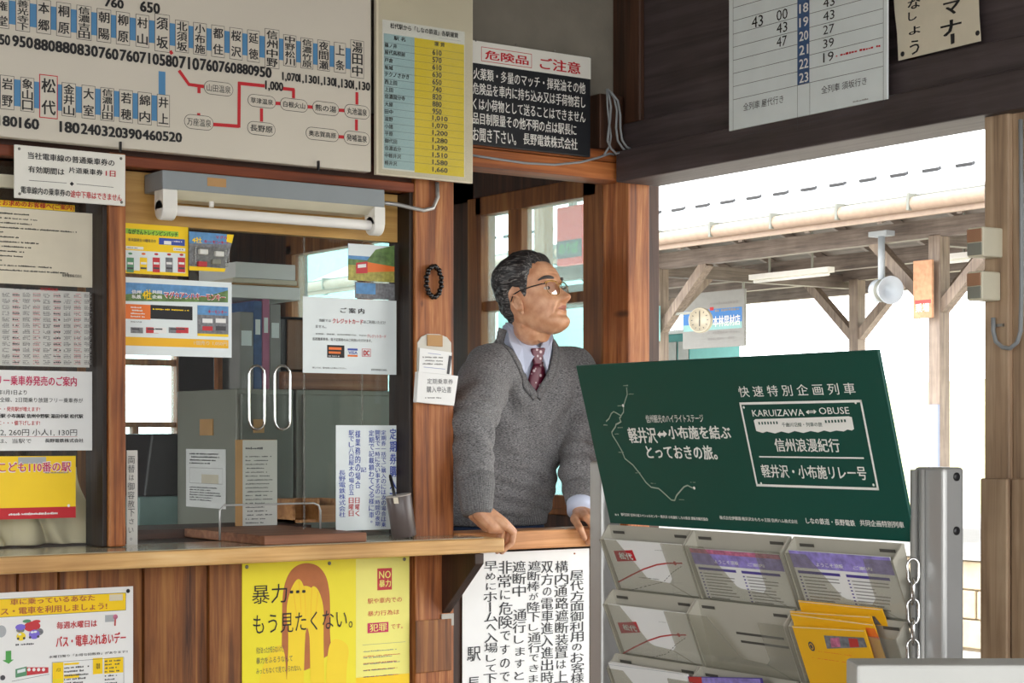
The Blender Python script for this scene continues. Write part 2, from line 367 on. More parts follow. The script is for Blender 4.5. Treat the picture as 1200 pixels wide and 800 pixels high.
    def vtext(s, st, x0, y0, x1, y1, mat='ink_black', part='lettering', h=.0014, bold=.012, jit=0, gap=.12):   # top to bottom
        a0, b0, a1, b1 = s.ex(x0, y0, x1, y1); n = len(st); hh = (b1-b0)/n
        for i, ch in enumerate(st):
            if ch in ' 　': continue
            if ch == 'ー': ch = '｜'
            w = a1-a0; sh = 1.0
            if ch in 'のにでがとしてすはまへめくよりょさいき・' and jit: sh = .72
            j = lambda: random.uniform(-jit, jit)*w
            cx = (a0+a1)/2+j(); cy = b1-(i+.5)*hh
            if ch == '一': s.put(ch, cx-w/2, cy-hh*.04, cx+w/2, cy+hh*.04, mat, part, h, 0); continue
            ww = w*sh*(.09 if ch == '｜' else .35 if ch in '・。' else 1); h2 = hh*(1-gap)*sh*(.35 if ch in '・。' else 1)
            s.put(ch, cx-ww/2, cy-h2/2, cx+ww/2, cy+h2/2, mat, part, h, bold)
    def dash(s, x0, y0, x1, y1, n, mat='ink_soft', part='fine_print', h=.0010, fill=.55, seed=1, cw=None, ragged=.35):   # lines too small to read
        rn = random.Random(seed); a0, b0, a1, b1 = s.ex(x0, y0, x1, y1); lh = (b1-b0)/n; cw = cw or lh*.55
        for i in range(n):
            y = b1-(i+.5)*lh; x = a0; e = a1-(a1-a0)*ragged*rn.random()
            while x < e-cw:
                w = cw*rn.uniform(.5, 1.0)
                if rn.random() < .9:
                    q = lh*fill/2*rn.uniform(.7, 1)
                    s.lrect(x, y-q, x+w*.8, y+q*rn.uniform(.1, 1), mat, part, h)
                x += w
    def build(s, parent):
        for k, m in s.parts.items():
            if m.f: m.build(k, parent)
def pin(parent, p, n, r=.004, mat='pin_metal', name='pin'):
    return MB().lathe(p, n, [(r, 0), (r, .001), (r*.6, .003), (.0005, .0035)], mat, 12).build(name, parent)

# ================================================================== THE ROOM
YA, YW, YG, XB = 4.125, 4.15, 4.21, 3.29
struct(bx((-2.6, -2.7, -.12), (3.40, 4.30, 0), 'floor_concrete').build('floor'))
struct(bx((-2.6, -2.7, 2.75), (3.60, 4.30, 2.85), 'ceiling_paint').build('ceiling'))
# wall_back: plank dado, dark strips and plaster (one wall, three materials)
w = MB(); xs = [-2.5]
edges = [(-2.5, 0), (1.20, 0), (1.29, .010), (1.5, 0), (A(52,700,YW).x, 0), (A(68,700,YW).x, .010), (A(147,700,YW).x, .0), (A(167,700,YW).x, .012), (A(228,700,YW).x, 0), (A(243,700,YW).x, .010), (A(330,700,YW).x, 0), (A(400,700,YW).x, .012), (A(424,700,YW).x, 0)]
xr = A(486, 700, YW).x
for i, (x, o) in enumerate(edges):
    x2 = edges[i+1][0] if i+1 < len(edges) else xr
    w.box((x+.0015, YW-(.010 if (i % 2) else 0), 0), (x2-.0015, YW+.05, .843), 'panel_wood')
w.box((xr, YW+.001, 0), (2.70, YW+.05, .843), 'panel_wood_dark')  # darker plank colour stands in for the shadow beside the bracket
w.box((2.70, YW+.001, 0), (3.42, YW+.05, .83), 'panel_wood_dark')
struct(w.build('wall_back')); w = MB()
w.box((-2.5, YW+.02, .843), (.70, YW+.06, 1.8), 'plaster')
w.box((-2.5, YW+.02, 1.80), (2.70, YW+.06, 2.75), 'plaster'); w.box((2.70, YW+.02, 1.90), (3.42, YW+.06, 2.75), 'plaster')
struct(w.build('wall_back'))
# posts on the ticket-office wall
def post(x0, x1, y0, y1, z0, z1, mat, name='pillar'): return struct(bx((x0, y0, z0), (x1, y1, z1), mat).build(name, bevel=.004))
p1x0, p1x1 = A(128,300,YA).x, A(148,300,YA).x
p2x0, p2x1 = A(487,300,YA).x, A(532,300,YA).x
post(p1x0, p1x1, YA, YA+.12, .885, 1.83, 'post_wood')
pil = post(p2x0, p2x1, YA, YA+.12, 0, 2.75, 'post_wood')
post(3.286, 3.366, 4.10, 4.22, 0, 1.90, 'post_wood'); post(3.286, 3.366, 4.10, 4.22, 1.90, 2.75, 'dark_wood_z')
post(.70, .80, YA, YA+.12, .885, 1.83, 'dark_wood_z')
for x in (p1x0, p2x0): struct(bx((x-.012, YA+.012, .885), (x, YA+.118, 1.81), 'jamb_shade').build('trim_11', bevel=.002))  # dark boards added so the posts' left faces read as shaded
pq = MB(); a = A(486,727,YA); b = A(528,785,YA); pq.box((a.x, YA-.006, b.z), (b.x, YA, a.z), 'panel_wood'); struct(pq.build('trim_1', bevel=.002))
struct(bx((.8, YA+.005, 1.800), (p2x0, YA+.10, 1.826), 'rail_wood').build('trim_2', bevel=.003))
struct(bx((.8, YA+.02, 1.826), (p2x0, YA+.10, 2.0), 'dark_wood_x').build('trim_3'))
tr = MB(); tr.box((p2x1, YA-.005, 1.885), (3.286, YA+.09, 1.935), 'beam_wood'); tr.box((p2x1, YA+.004, 1.938), (3.286, YA+.09, 1.972), 'beam_wood'); struct(tr.build('trim_4', bevel=.003))
struct(bx((3.20, YA-.004, 1.973), (3.286, YA+.05, 2.13), 'dark_wood_z').build('trim_5', bevel=.003))
sl = bx((p2x1, YA-.022, .838), (3.286, YA+.10, .889), 'sill_wood').build('trim_6', bevel=.005); struct(sl)
# wall_right (wall B): doorway from the corner pillar to the far pillar
w = MB()
w.box((XB, 2.55, 1.885), (XB+.10, 4.10, 2.75), 'dark_wood_y')
w.box((XB, -2.6, 0), (XB+.10, 2.60, 2.75), 'dark_wood_y')
struct(w.build('wall_right'))
lt = MB(); lt.box((XB-.05, 2.55, 1.876), (XB+.11, 4.10, 1.965), 'dark_wood_y'); lt.box((XB-.025, 2.55, 1.968), (XB, 4.10, 2.045), 'dark_wood_y'); lt.box((XB-.012, 3.0, 2.05), (XB, 3.03, 2.75), 'dark_wood_z'); lt.box((XB-.02, 4.03, 2.045), (XB, 4.10, 2.75), 'dark_wood_z')
struct(lt.build('door_1', bevel=.005))
gp = MB(); gp.box((XB-.02, 2.715, 0), (XB+.12, 2.785, 1.88), 'pillar_wood'); gp.box((XB-.008, 2.66, 0), (XB+.10, 2.715, 1.88), 'pillar_wood')
struct(gp.build('pillar', bevel=.004))
gp = MB(); a = B(1150,560,XB-.04); gp.box((XB-.045, 2.70, 0), (XB+.13, a.y, a.z), 'pillar_wood'); gp.box((XB-.035, 2.62, 0), (XB+.10, 2.697, a.z), 'pillar_wood')
struct(gp.build('trim_7', bevel=.004))
# the other two walls with wide unseen openings, the left one shaped for light
w = MB()
for a, b in (((-2.6,-2.7,0),(-2.2,-2.6,2.75)), ((3.2,-2.7,0),(3.4,-2.6,2.75)), ((-2.2,-2.7,2.65),(3.2,-2.6,2.75))): w.box(a, b, 'plaster')
struct(w.build('wall_front'))
w = MB()
for a, b in (((-2.6,-2.6,0),(-2.5,-1.6,2.75)), ((-2.6,1.9,0),(-2.5,4.2,2.75)), ((-2.6,-1.6,2.3),(-2.5,1.9,2.75)), ((-2.6,-1.6,0),(-2.5,1.9,.45))): w.box(a, b, 'plaster')
struct(w.build('wall_left'))

# ---- the ticket office behind
struct(bx((-.6, 4.31, -.12), (3.55, 6.7, .05), 'floor_concrete').build('floor'))
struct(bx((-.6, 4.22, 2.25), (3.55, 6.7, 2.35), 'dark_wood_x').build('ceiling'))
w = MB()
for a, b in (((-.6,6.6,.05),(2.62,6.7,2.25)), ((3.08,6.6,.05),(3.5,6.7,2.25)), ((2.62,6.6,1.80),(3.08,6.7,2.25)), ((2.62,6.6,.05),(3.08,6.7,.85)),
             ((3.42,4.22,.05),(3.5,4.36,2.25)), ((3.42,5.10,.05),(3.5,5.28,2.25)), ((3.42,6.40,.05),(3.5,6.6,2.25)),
             ((3.42,4.36,1.94),(3.5,6.4,2.25)), ((3.42,4.36,.05),(3.5,6.4,.92)), ((-.7,4.3,.05),(-.6,4.6,2.25)), ((-.7,6.5,.05),(-.6,6.7,2.25)), ((-.7,4.6,2.1),(-.6,6.5,2.25)), ((-.7,4.6,.05),(-.6,6.5,.8))): w.box(a, b, 'dark_wood_z')  # unseen west opening added to bring daylight onto the cabinet
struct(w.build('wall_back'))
def window(name, frame_boxes, glass_boxes, fm='sash_wood', gm='bright_glass'):
    f = MB()
    for a, b in frame_boxes: f.box(a, b, fm)
    o = struct(f.build(name, bevel=.003)); g = MB()
    for a, b in glass_boxes: g.box(a, b, gm)
    g.build('pane', o); return o
# window behind the man, seen along the platform wall (frame corners read off at x = 3.42)
yl, yr = A(0,0,1).y, 0
y0, y1 = 4.40, 5.06
window('window_3', [((3.40,y1-.035,.93),(3.46,y1+.045,1.945)), ((3.40,y0-.03,.93),(3.46,y0+.065,1.945)), ((3.40,y0,1.885),(3.46,y1,1.945)), ((3.40,y0,.92),(3.46,y1,.965)),
       ((3.405,4.80,.96),(3.45,4.875,1.89)), ((3.41,y0,1.565),(3.45,y1,1.598)), ((3.385,y0-.03,.905),(3.47,y1+.04,.925))],
       [((3.428,y0+.04,.96),(3.432,y1-.02,1.885))])
window('window_4', [((3.40,5.28,.93),(3.46,5.33,1.90)), ((3.40,6.35,.93),(3.46,6.4,1.90)), ((3.40,5.28,1.86),(3.46,6.4,1.94)), ((3.40,5.28,.92),(3.46,6.4,.97)), ((3.41,5.80,.95),(3.45,5.86,1.88))],
       [((3.428,5.3,.95),(3.432,6.38,1.88))])
window('window_5', [((2.62,6.60,.85),(2.66,6.66,1.8)), ((3.03,6.60,.85),(3.08,6.66,1.8)), ((2.62,6.60,.84),(3.08,6.66,.88)), ((2.62,6.60,1.76),(3.08,6.66,1.8)), ((2.62,6.61,1.425),(3.08,6.65,1.45)), ((2.62,6.61,1.185),(3.08,6.65,1.205)), ((2.85,6.61,.86),(2.875,6.65,1.19))],
       [((2.64,6.63,.86),(3.06,6.634,1.78))])

# ================================================================== TICKET WINDOWS
hd = bx((p1x1, YG-.012, 1.672), (p2x0, YG+.02, 1.80), 'ply_wood').build('trim_8'); struct(hd)
gl = MB(); nx0, nx1, nz = A(258,590,YG).x, A(376,590,YG).x, A(300,591,YG).z
pts = [(p1x1, .886), (nx0, .886), (nx0, nz-.012), (nx0+.012, nz), (nx1-.02, nz), (nx1-.006, nz-.006), (nx1, nz-.02), (nx1, .886), (p2x0, .886), (p2x0, 1.672), (p1x1, 1.672)]
gl.prism([(x, YG, z) for x, z in pts], (0, .005, 0), 'window_glass'); win1 = struct(gl.build('window_1'))
e = MB(); e.tube([(x, YG+.002, z) for x, z in pts[1:8]], .0028, 'alu', 6); e.build('slot_edge', win1)  # pale tube laid along the notch as the glass edge's highlight
for u in (356, 424):
    x = A(u,400,YG).x; MB().box((x-.0015, YG-.004, .89), (x+.0015, YG, 1.67), 'acrylic').build('sliding_edge', win1)
for u0, u1 in ((292, 310), (322, 340)):   # clear pull handles bonded to the glass
    a, b = A(u0,428,YG-.012), A(u1,503,YG-.012); r = (b.x-a.x)/2; P = []
    for i in range(9): t = math.pi*i/8; P.append(((a.x+b.x)/2+r*math.cos(t), YG-.012, a.z-r+r*math.sin(t)))
    for i in range(9): t = math.pi+math.pi*i/8; P.append(((a.x+b.x)/2+r*math.cos(t), YG-.012, b.z+r+r*math.sin(t)))
    MB().tube(P, .0032, 'chrome', 8, True).build('pull_handle', win1)
gl = bx((.80, YG, .886), (p1x0, YG+.005, 1.80), 'window_glass'); win2 = struct(gl.build('window_2'))
struct(bx((.80, YG-.02, 1.735), (p1x0, YG-.001, 1.765), 'cream_plastic').build('trim_9'))

# counter: one continuous slab, with its vinyl mat, on a dark bracket
cx1 = A(592,640,3.95).x
ct = thing('counter', 'long pale wooden ticket counter slab running below the ticket windows', 'counter', (1.6, 4.05, .844))
bx((.78, 3.95, .844), (cx1, YA+.11, .882), 'counter_wood').build('counter_top', ct, bevel=.006)
bx((.80, 3.975, .8821), (cx1-.05, YA+.10, .8835), 'vinyl').build('vinyl_mat', ct)
br = MB(); xb = 2.665
br.prism([(xb, YW, .842), (xb, 3.965, .842), (xb, 3.965, .815), (xb, YW-.015, .665), (xb, YW, .665)], (.028, 0, 0), 'panel_wood_dark'); bo = br.build('bracket', ct, bevel=.002)
bx((xb-.004, YW-.03, .640), (xb+.035, YW-.002, .672), 'pin_metal').build('metal_foot', bo)
w = MB()
for x in (1.0,): w.prism([(x, YW, .842), (x, 3.98, .842), (x, 3.98, .81), (x, YW-.015, .665), (x, YW, .665)], (.028, 0, 0), 'panel_wood_dark')
w.build('bracket', ct)

# ================================================================== SIGNS ON THE TICKET-OFFICE WALL
def sign(name, label, cat, P, tl, br, th, mat, bevel=0, group=None):
    o = P.board(*tl, *br, th, mat, name, bevel); tag(o, label, cat, group); return o
# --- big fare board
P = Print((0, 4.07, 0)); P.c()
o = MB().box((.80, 4.07, 1.833), (2.412, 4.10, 2.50), 'board_white').build('fare_board', bevel=.003)
tag(o, 'large white railway fare board with blue and red route diagram above ticket window', 'sign')
P.rect(-25, -4.5, 420, 82.5, 'line_blue', 'route_band'); P.c(0, 0, 4)
P.rect(-100, 352, 740, 568, 'line_blue', 'route_band'); P.rect(743, 333, 775, 445, 'line_blue', 'route_band')
def stn(st, x0, y0, x1, y1, red=False):
    a0, b0, a1, b1 = P.ex(x0, y0, x1, y1); w = .0022 if red else .0011
    P.lrect(a0, b0, a1, b1, 'ink_red' if red else 'ink_black', 'station_box', .0008); P.lrect(a0+w, b0+w, a1-w, b1-w, 'board_white', 'station_box', .0011)
    n = len(st); m = (a1-a0)*.13; h = (b1-b0)
    for i, ch in enumerate(st):
        hh = h*(.94/n if n > 2 else .36); cy = b1-h*.03-(i+.5)*(h*.94/n) if n > 2 else (b1-h*.25 if i == 0 else b0+h*.25)
        P.put(ch, a0+m, cy-hh*.45, a1-m, cy+hh*.45, 'ink_black', 'lettering', .0014, .035)
for q in (('権堂',-25,-12,42,137), ('善光寺下',72,-8,140,152), ('本郷',170,-6,238,163), ('桐原',263,8,332,177), ('信濃吉田',358,22,428,192), ('朝陽',453,38,520,203), ('柳原',543,52,608,215), ('村山',635,65,698,226),
          ('須坂',724,62,795,248), ('北須坂',820,92,884,250), ('小布施',905,103,968,262), ('都住',990,115,1052,273), ('桜沢',1075,127,1136,284),
          ('岩野',0,350,66,517), ('象山口',95,360,160,527), ('金井山',289,385,355,550), ('大室',382,397,446,560), ('信濃川田',470,408,534,570), ('若穂',558,418,622,578), ('綿内',645,429,710,588), ('井上',735,440,795,597)): stn(*q)
stn('松代', 183, 346, 270, 560, True)
for t, *q in (('1050',-45,155,45,214), ('950',58,165,152,228), ('880',160,180,255,243), ('880',260,192,357,255), ('830',362,205,456,268), ('760',463,220,552,282), ('760',562,232,650,294), ('710',655,243,742,305), ('580',748,254,833,317),
              ('710',840,263,930,330), ('760',938,275,1020,338), ('760',1026,286,1105,346), ('880',1110,297,1186,353), ('760',490,-10,577,42), ('650',657,5,747,66),
              ('180',-10,540,78,596), ('160',90,550,180,608), ('180',280,568,370,627), ('240',380,578,470,636), ('320',478,590,570,646), ('390',573,600,662,655), ('460',668,608,757,662), ('520',763,615,850,668)):
    P.text(t, *q, bold=.07)
red = lambda *p: P.line(p, 'ink_red', .0085, 'bus_route', .0009)
red((797, 238), (806, 254)); red((838, 330), (885, 396), (955, 406)); red((932, 405), (932, 437)); red((998, 583), (1119, 592)); red((1119, 598), (1121, 384)); red((930, 530), (931, 540))
P.pill(955,375,1092,455,'board_white','ink_black'); P.text('山田温泉',968,392,1080,440); P.pill(862,532,1000,615,'board_white','ink_black'); P.text('万座温泉',876,550,988,598)
P.c(270, 0, 4)
for q in (('延徳',78,138,136,295), ('信州中野',160,132,228,325), ('中野松川',247,160,308,316), ('信濃竹原',328,175,387,326), ('夜間瀬',407,185,465,336), ('上条',485,196,540,345), ('湯田中',562,185,625,370)): stn(*q)
for t, *q in (('950',108,308,190,366), ('1,000',163,378,245,434), ('1,070',243,338,320,390), ('1,130',322,347,403,400), ('1,130',410,357,488,410), ('1,130',490,367,570,422), ('1,130',573,378,652,432)): P.text(t, *q, bold=.07)
red((36, 390), (160, 403)); red((245, 415), (300, 421)); red((295, 418), (295, 460)); red((592, 432), (592, 490)); red((590, 560), (590, 612)); red((205, 484), (240, 486)); red((355, 500), (390, 503)); red((500, 516), (540, 519)); red((145, 508), (145, 570)); red((500, 640), (535, 643))
for t, x0, y0, x1, y1 in (('草津温泉',80,438,212,512), ('長野原',78,565,210,642), ('白根火山',232,455,362,530), ('熊の湯',383,470,508,547), ('丸池温泉',532,485,652,563), ('奥志賀高原',352,592,507,668), ('発哺温泉',530,610,652,687)):
    P.pill(x0, y0, x1, y1, 'board_white', 'ink_black'); P.text(t, x0+14, y0+18, x1-14, y1-18, bold=.03)
P.build(o)
for u in (141, 373):
    p = A(u, 172 if u < 200 else 194, 4.066); bx((p.x-.002, 4.062, p.z-.012), (p.x+.002, 4.07, p.z+.012), 'black_plastic').build('hook', o)
# --- fare table in a clear sleeve
o = MB().box((2.425, 4.066, 1.828), (2.725, 4.078, 2.50), 'paper_cream').build('fare_table')
tag(o, 'narrow blue and yellow fare table in a clear plastic sleeve', 'sign')
P = Print((0, 4.066, 0)); P.c(270, 0, 4)
P.rect(712, 90, 1098, 830, 'paper_white', 'table_sheet', .0004)
P.text('松代駅から「しなの鉄道」各駅運賃', 748, 115, 1066, 172, bold=.03, hp=25); P.dash(975, 176, 1092, 196, 1, seed=3)
P.rect(718, 155, 862, 800, 'fare_blue', 'blue_column', .0007); P.rect(862, 176, 1095, 830, 'fare_yellow', 'yellow_column', .0007)
P.text('駅 名', 765, 174, 818, 190, hp=20, bold=.03); P.text('運 賃', 955, 200, 1003, 216, hp=20, bold=.03)
rows = [('篠ノ井','610'),('屋代高校前','570'),('戸倉','610'),('坂城','630'),('テクノさかき','650'),('西上田','740'),('上田','820'),('信濃国分寺','880'),('大屋','950'),('田中','1,010'),('滋野','1,070'),('小諸','1,200'),('平原','1,280'),('御代田','1,390'),('信濃追分','1,510'),('中軽井沢','1,580'),('軽井沢','1,660')]
for i, (n_, f_) in enumerate(rows):
    y = 200+i*34.4; L = len(n_)
    P.text(n_, 722, y+2, 722+L*19, y+24+L, bold=.03, hp=21); P.text(f_, 946, y+33, 946+14*len(f_), y+62, bold=.04, hp=25)
    P.hline(720, y-3, 1094, 'ink_soft', .0006, 'ruled_line', .0010)
P.build(o)
MB().box((2.430, 4.0635, 1.831), (2.722, 4.0640, 2.50), 'sleeve').build('plastic_sleeve', o)
# --- dangerous goods notice
P = Print((0, 4.106, 0)); P.c(540, 0, 4)
o = sign('notice_board', 'black enamel dangerous goods notice with white header on the plaster wall', 'sign', P, (50,186), (608,736), .010, 'sign_black', .002)
P.rect(52, 188, 609, 372, 'sign_white', 'header_panel'); P.frame(95, 218, 332, 320, 'ink_red', .0016)
P.text('危険品', 114, 235, 315, 306, 'ink_red', bold=.035); P.text('ご注意', 370, 268, 558, 349, 'ink_red', bold=.035)
for t, *q in (('火薬類・多量のマッチ・揮発油その他',58,326,582,432), ('危険品を車内に持ち込み又は手荷物若し',56,396,582,498), ('くは小荷物として送ることはできません',56,473,582,562), ('品目制限量その他不明の点は駅長に',55,540,540,622), ('お聞き下さい。',55,606,258,674), ('長野電鉄株式会社',292,628,545,698)):
    P.text(t, *q, 'ink_white', bold=.02, hp=62 if t[0] == 'お' else 54)
P.build(o)
for x, y in ((70,190), (440,238), (258,210), (606,268)): pin(o, P.at(*P.ab(x, y)), P.N, .003)
# --- validity sign
P = Print((0, 4.10, 0)); P.c(0, 160, 4)
o = sign('notice_plate', 'small white metal plate about ticket validity hung under the fare board', 'sign', P, (68,36), (588,326), .006, 'sign_white', .0015)
P.text('当社電車線の普通乗車券の',130,72,535,140,bold=.03,hp=31); P.text('有効期間は',132,138,300,181,bold=.03,hp=31); P.text('片道乗車券',322,143,480,183,bold=.03,hp=27); P.text('1日',495,158,540,189,'ink_red',bold=.03,hp=27)
P.line([(135,205),(312,218)],'ink_black',.001); P.line([(358,222),(532,238)],'ink_black',.001); P.poly([(326,221),(336,211),(346,222),(336,232)],'ink_black','diamond')
P.text('電車線内の乗車券の',97,232,328,283,bold=.03,hp=33); P.text('途中下車はできません',330,254,570,301,'ink_red',bold=.03,hp=33)
P.build(o)
for x, y in ((90,57), (567,103), (92,268), (570,308)): pin(o, P.at(*P.ab(x, y)), P.N, .0035, name='screw')
# --- papers on the left window
def paper(name, label, y, tl, br, mat, crop, cat='notice', th=.0012, group=None):
    P = Print((0, y, 0)); P.c(*crop); o = sign(name, label, cat, P, tl, br, th, mat, 0, group); return o, P
o, P = paper('paper_notice', 'cream paper notice with yellow headed title taped high on left window', 4.200, (-500,292), (434,708), 'paper_cream', (0,160,4))
P.rect(-450, 262, 350, 353, 'kids_yellow', 'title_band'); P.text('乗車券をお求めのお客様へ(ご案内)', -110, 284, 345, 354, 'ink_red', bold=.04, hp=30)
P.dash(-470, 312, 402, 655, 13, 'ink_black', seed=5, cw=.0035, ragged=.5, fill=.38); P.text('長野電鉄株式会社', 290, 642, 382, 662); P.build(o)
o, P = paper('paper_timetable', 'grey printed train timetable sheet on left window, below the cream notice', 4.2005, (-500,5), (420,402), 'paper_grey', (0,330,4))
P.text('松代駅列車時刻表', 62, 20, 180, 42, hp=15); P.text('平日時刻表', 188, 26, 272, 48, 'ink_red', hp=15)
for i in range(-3, 9):
    x = i*48+10
    P.dash(x, 46 if i < 4 else 50, x+40, 392, 24, 'ink_pinkline' if i % 2 else 'ink_pale', seed=20+i, cw=.005, fill=.4, ragged=0)
    P.dash(x, 46 if i < 4 else 50, x+40, 392, 12, 'ink_soft' if i in (1, 5) else 'ink_pale', seed=40+i, cw=.006, fill=.28, ragged=0)
P.build(o)
o, P = paper('paper_notice', 'white free ticket notice with crimson title on left window, above the yellow sign', 4.199, (-500,402), (432,790), 'paper_white', (0,330,4))
P.text('2日間フリー乗車券発売のご案内', -150, 436, 358, 490, 'ink_magenta', bold=.04)
P.text('平成24年1月1日より', -80, 504, 124, 531, bold=.02); P.text('長電全線、2日間乗り放題フリー乗車券が', -50, 540, 388, 568, bold=.0)
P.text('・・・発売駅が増えます!', -20, 585, 186, 608, 'ink_red', bold=.02); P.text('須坂駅 小布施駅 信州中野駅 湯田中駅 松代駅', -40, 618, 388, 640, bold=.05)
P.text('に・・・値下げします!', -10, 650, 186, 673, 'ink_red', bold=.02); P.text('大人2, 260円 小人1, 130円', -80, 689, 360, 723, bold=.0)
P.hline(-200, 726, 362, 'ink_pinkline', .001); P.text('は、当駅で', -8, 735, 146, 757, bold=.0); P.text('長野電鉄株式会社', 210, 735, 390, 753, bold=.03); P.build(o)
o, P = paper('sticker_sign', 'yellow rounded sign with pink title and red bottom band on left window', 4.1985, (-300,140), (355,425), 'kids_yellow', (0,500,4), 'sign')
P.rect(-300, 388, 355, 425, 'ink_red', 'red_band'); P.rect(85, 142, 216, 172, 'print_grey', 'white_patch'); P.text('こども110番の駅', -8, 164, 332, 212, 'paper_white', 'title_outline', .0008, .09); P.text('こども110番の駅', -6, 167, 330, 209, 'ink_magenta', bold=.03)
P.dash(40, 398, 275, 415, 1, 'paper_white', seed=9, cw=.004, ragged=0); P.disc(321, 369, .0035, 'paper_white', 'badge'); P.dash(210, 208, 330, 220, 1, 'ink_pale', seed=91); P.build(o)
# --- papers on the ticket window
o, P = paper('product_poster', 'yellow pin badge poster with rows of coloured badges, left on ticket window', 4.196, (560,402), (882,655), 'kids_yellow', (0,160,4), 'poster')
P.rect(575, 428, 836, 470, 'green_light', 'title_band'); P.text('ながでんトレインピンバッチ', 600, 436, 832, 468, 'ink_black', bold=.03, hp=24); P.text('車両図柄全10種発売中', 600, 476, 730, 497, 'ink_soft', hp=16)
P.rect(745, 474, 866, 513, 'ink_blue', 'blue_box'); P.rect(768, 488, 802, 507, 'paper_white', 'blue_box', .0008); P.dash(806, 484, 862, 500, 1, 'ink_white', seed=4)
P.rect(590, 512, 672, 530, 'paper_white', 'label_strip'); P.dash(594, 515, 668, 528, 1, seed=6); P.rect(812, 520, 868, 538, 'paper_white', 'label_strip')
P.rect(575, 530, 868, 640, 'paper_cool', 'white_field')
for x, c1, c2 in ((610,'train_green','train_green'), (672,'orange','kids_yellow'), (732,'train_red','train_red'), (792,'photo_red','photo_grey'), (850,'train_red','train_red')):
    P.disc(x, 548+ (x-610)*.025, .0055, c1, 'badge', ry=.0028); P.rect(x-17, 566, x+17, 637, c2, 'badge'); P.rect(x-13, 588, x+13, 600, 'paper_white', 'badge', .0012); P.rect(x-14, 612, x+14, 622, 'ink_soft', 'badge', .0012)
P.dash(815, 522, 866, 535, 1, seed=8); P.build(o)
o, P = paper('product_poster', 'white poster with blue sky banner and orange bands, under the pin badge poster', 4.195, (560,-24), (1086,356), 'paper_cool', (0,330,4), 'poster')
P.rect(575, 2, 1068, 98, 'sky_print', 'sky_banner'); P.poly([(575,90),(575,60),(700,48),(860,75),(960,70),(1068,40),(1068,97)], 'photo_green', 'mountain_picture', .0007)
for q in (('信州',617,38,660,58), ('私鉄',617,60,660,80), ('共同',712,40,757,58), ('企画',712,62,757,80)): P.text(*q, 'paper_white', bold=.06)
P.text('4社', 668, 36, 708, 84, 'kids_yellow', bold=.06); P.text('マグカアンハキーモンキー', 768, 48, 1056, 86, 'paper_white', 'title_outline', .0010, .10, 34); P.text('マグカアンハキーモンキー', 770, 52, 1054, 84, 'ink_red', bold=.05, hp=28)
P.rect(575, 103, 705, 178, 'orange', 'orange_box'); P.dash(612, 112, 698, 172, 4, 'paper_white', seed=2, cw=.004); P.rect(705, 108, 902, 181, 'ink_black', 'black_box'); P.dash(715, 120, 892, 142, 1, 'kids_yellow', seed=3, cw=.004, ragged=0)
P.rect(925, 110, 1070, 258, 'photo_grey', 'pack_picture'); P.rect(925, 110, 1070, 160, 'sky_print', 'pack_picture', .0008); P.text('キーモンキー', 975, 132, 1062, 152, 'ink_red', bold=.05); P.rect(925, 242, 1070, 259, 'kids_yellow', 'pack_picture', .0008)
for x, y, c in ((948,172,'paper_white'), (1010,172,'paper_white'), (948,208,'train_red'), (1010,208,'ink_soft')): P.rect(x, y, x+48, y+22, c, 'pack_picture', .0010)
P.text('商品の内容', 612, 184, 664, 192)
for x, c in ((612,'photo_grey'), (684,'train_red'), (720,'paper_white'), (790,'photo_grey'), (825,'train_red')): P.rect(x, 213, x+(58 if c != 'paper_white' else 60), 242, c, 'train_picture'); P.rect(x+6, 218, x+40, 226, 'ink_soft', 'train_picture', .0012)
P.rect(575, 257, 1070, 313, 'deep_yellow', 'price_band'); P.text('1個売り 1,050円', 908, 276, 1063, 301, 'paper_cream', bold=.0); P.build(o)
o, P = paper('paper_notice', 'white laminated notice with three card logos taped in middle of ticket window', 4.194, (420,-52), (858,316), 'paper_cool', (250,360,4))
P.text('ご 案 内', 595, 4, 706, 28, bold=.04, hp=24); P.text('当駅では', 495, 54, 550, 70); P.text('クレジットカード', 558, 52, 700, 80, 'ink_red', bold=.04); P.text('はご利用いただけ', 703, 60, 806, 80); P.text('ません。', 478, 82, 528, 98)
P.text('長野駅、須坂駅、信州中野駅では、下記の', 478, 120, 716, 136); P.text('クレジットカード', 720, 126, 808, 146, 'ink_red'); P.text('長距離乗車券、電子定期券のみご利用いただけます。', 464, 140, 742, 164)
P.rect(533, 176, 614, 237, 'ink_black', 'card_logo'); P.rect(540, 186, 600, 200, 'orange', 'card_logo', .0009); P.rect(540, 206, 596, 218, 'orange', 'card_logo', .0009); P.dash(538, 222, 596, 234, 1, 'paper_white', seed=1, h=.0012)
P.rect(629, 192, 676, 203, 'ink_blue', 'card_logo'); P.text('VISA', 632, 205, 674, 220, 'ink_blue', bold=.03); P.rect(629, 222, 676, 232, 'orange', 'card_logo')
P.frame(696, 194, 737, 232, 'ink_red', .0012, 'card_logo'); P.text('DC', 704, 202, 730, 226, 'ink_red', bold=.08)
P.text('詳しくは、駅係員にお尋ねください。', 462, 278, 624, 290); P.text('長野電鉄株式会社', 738, 288, 812, 298); P.build(o)
o, P = paper('photo_print', 'colour photograph of a red train in a field, high on ticket window', 4.1955, (632,420), (848,604), 'sky_print', (250,180,4), 'photo')
P.rect(632, 420, 848, 490, 'paper_cool', 'sky'); P.poly([(632,520),(632,492),(720,500),(760,450),(848,430),(848,530)], 'photo_green', 'trees', .0007); P.rect(632, 520, 848, 604, 'photo_field', 'field', .0008)
P.poly([(668,512),(722,505),(722,560),(668,562)], 'train_red', 'train'); P.poly([(676,520),(715,516),(715,532),(676,536)], 'paper_white', 'train', .0012); P.poly([(722,508),(848,530),(848,552),(722,556)], 'orange', 'train'); P.build(o)
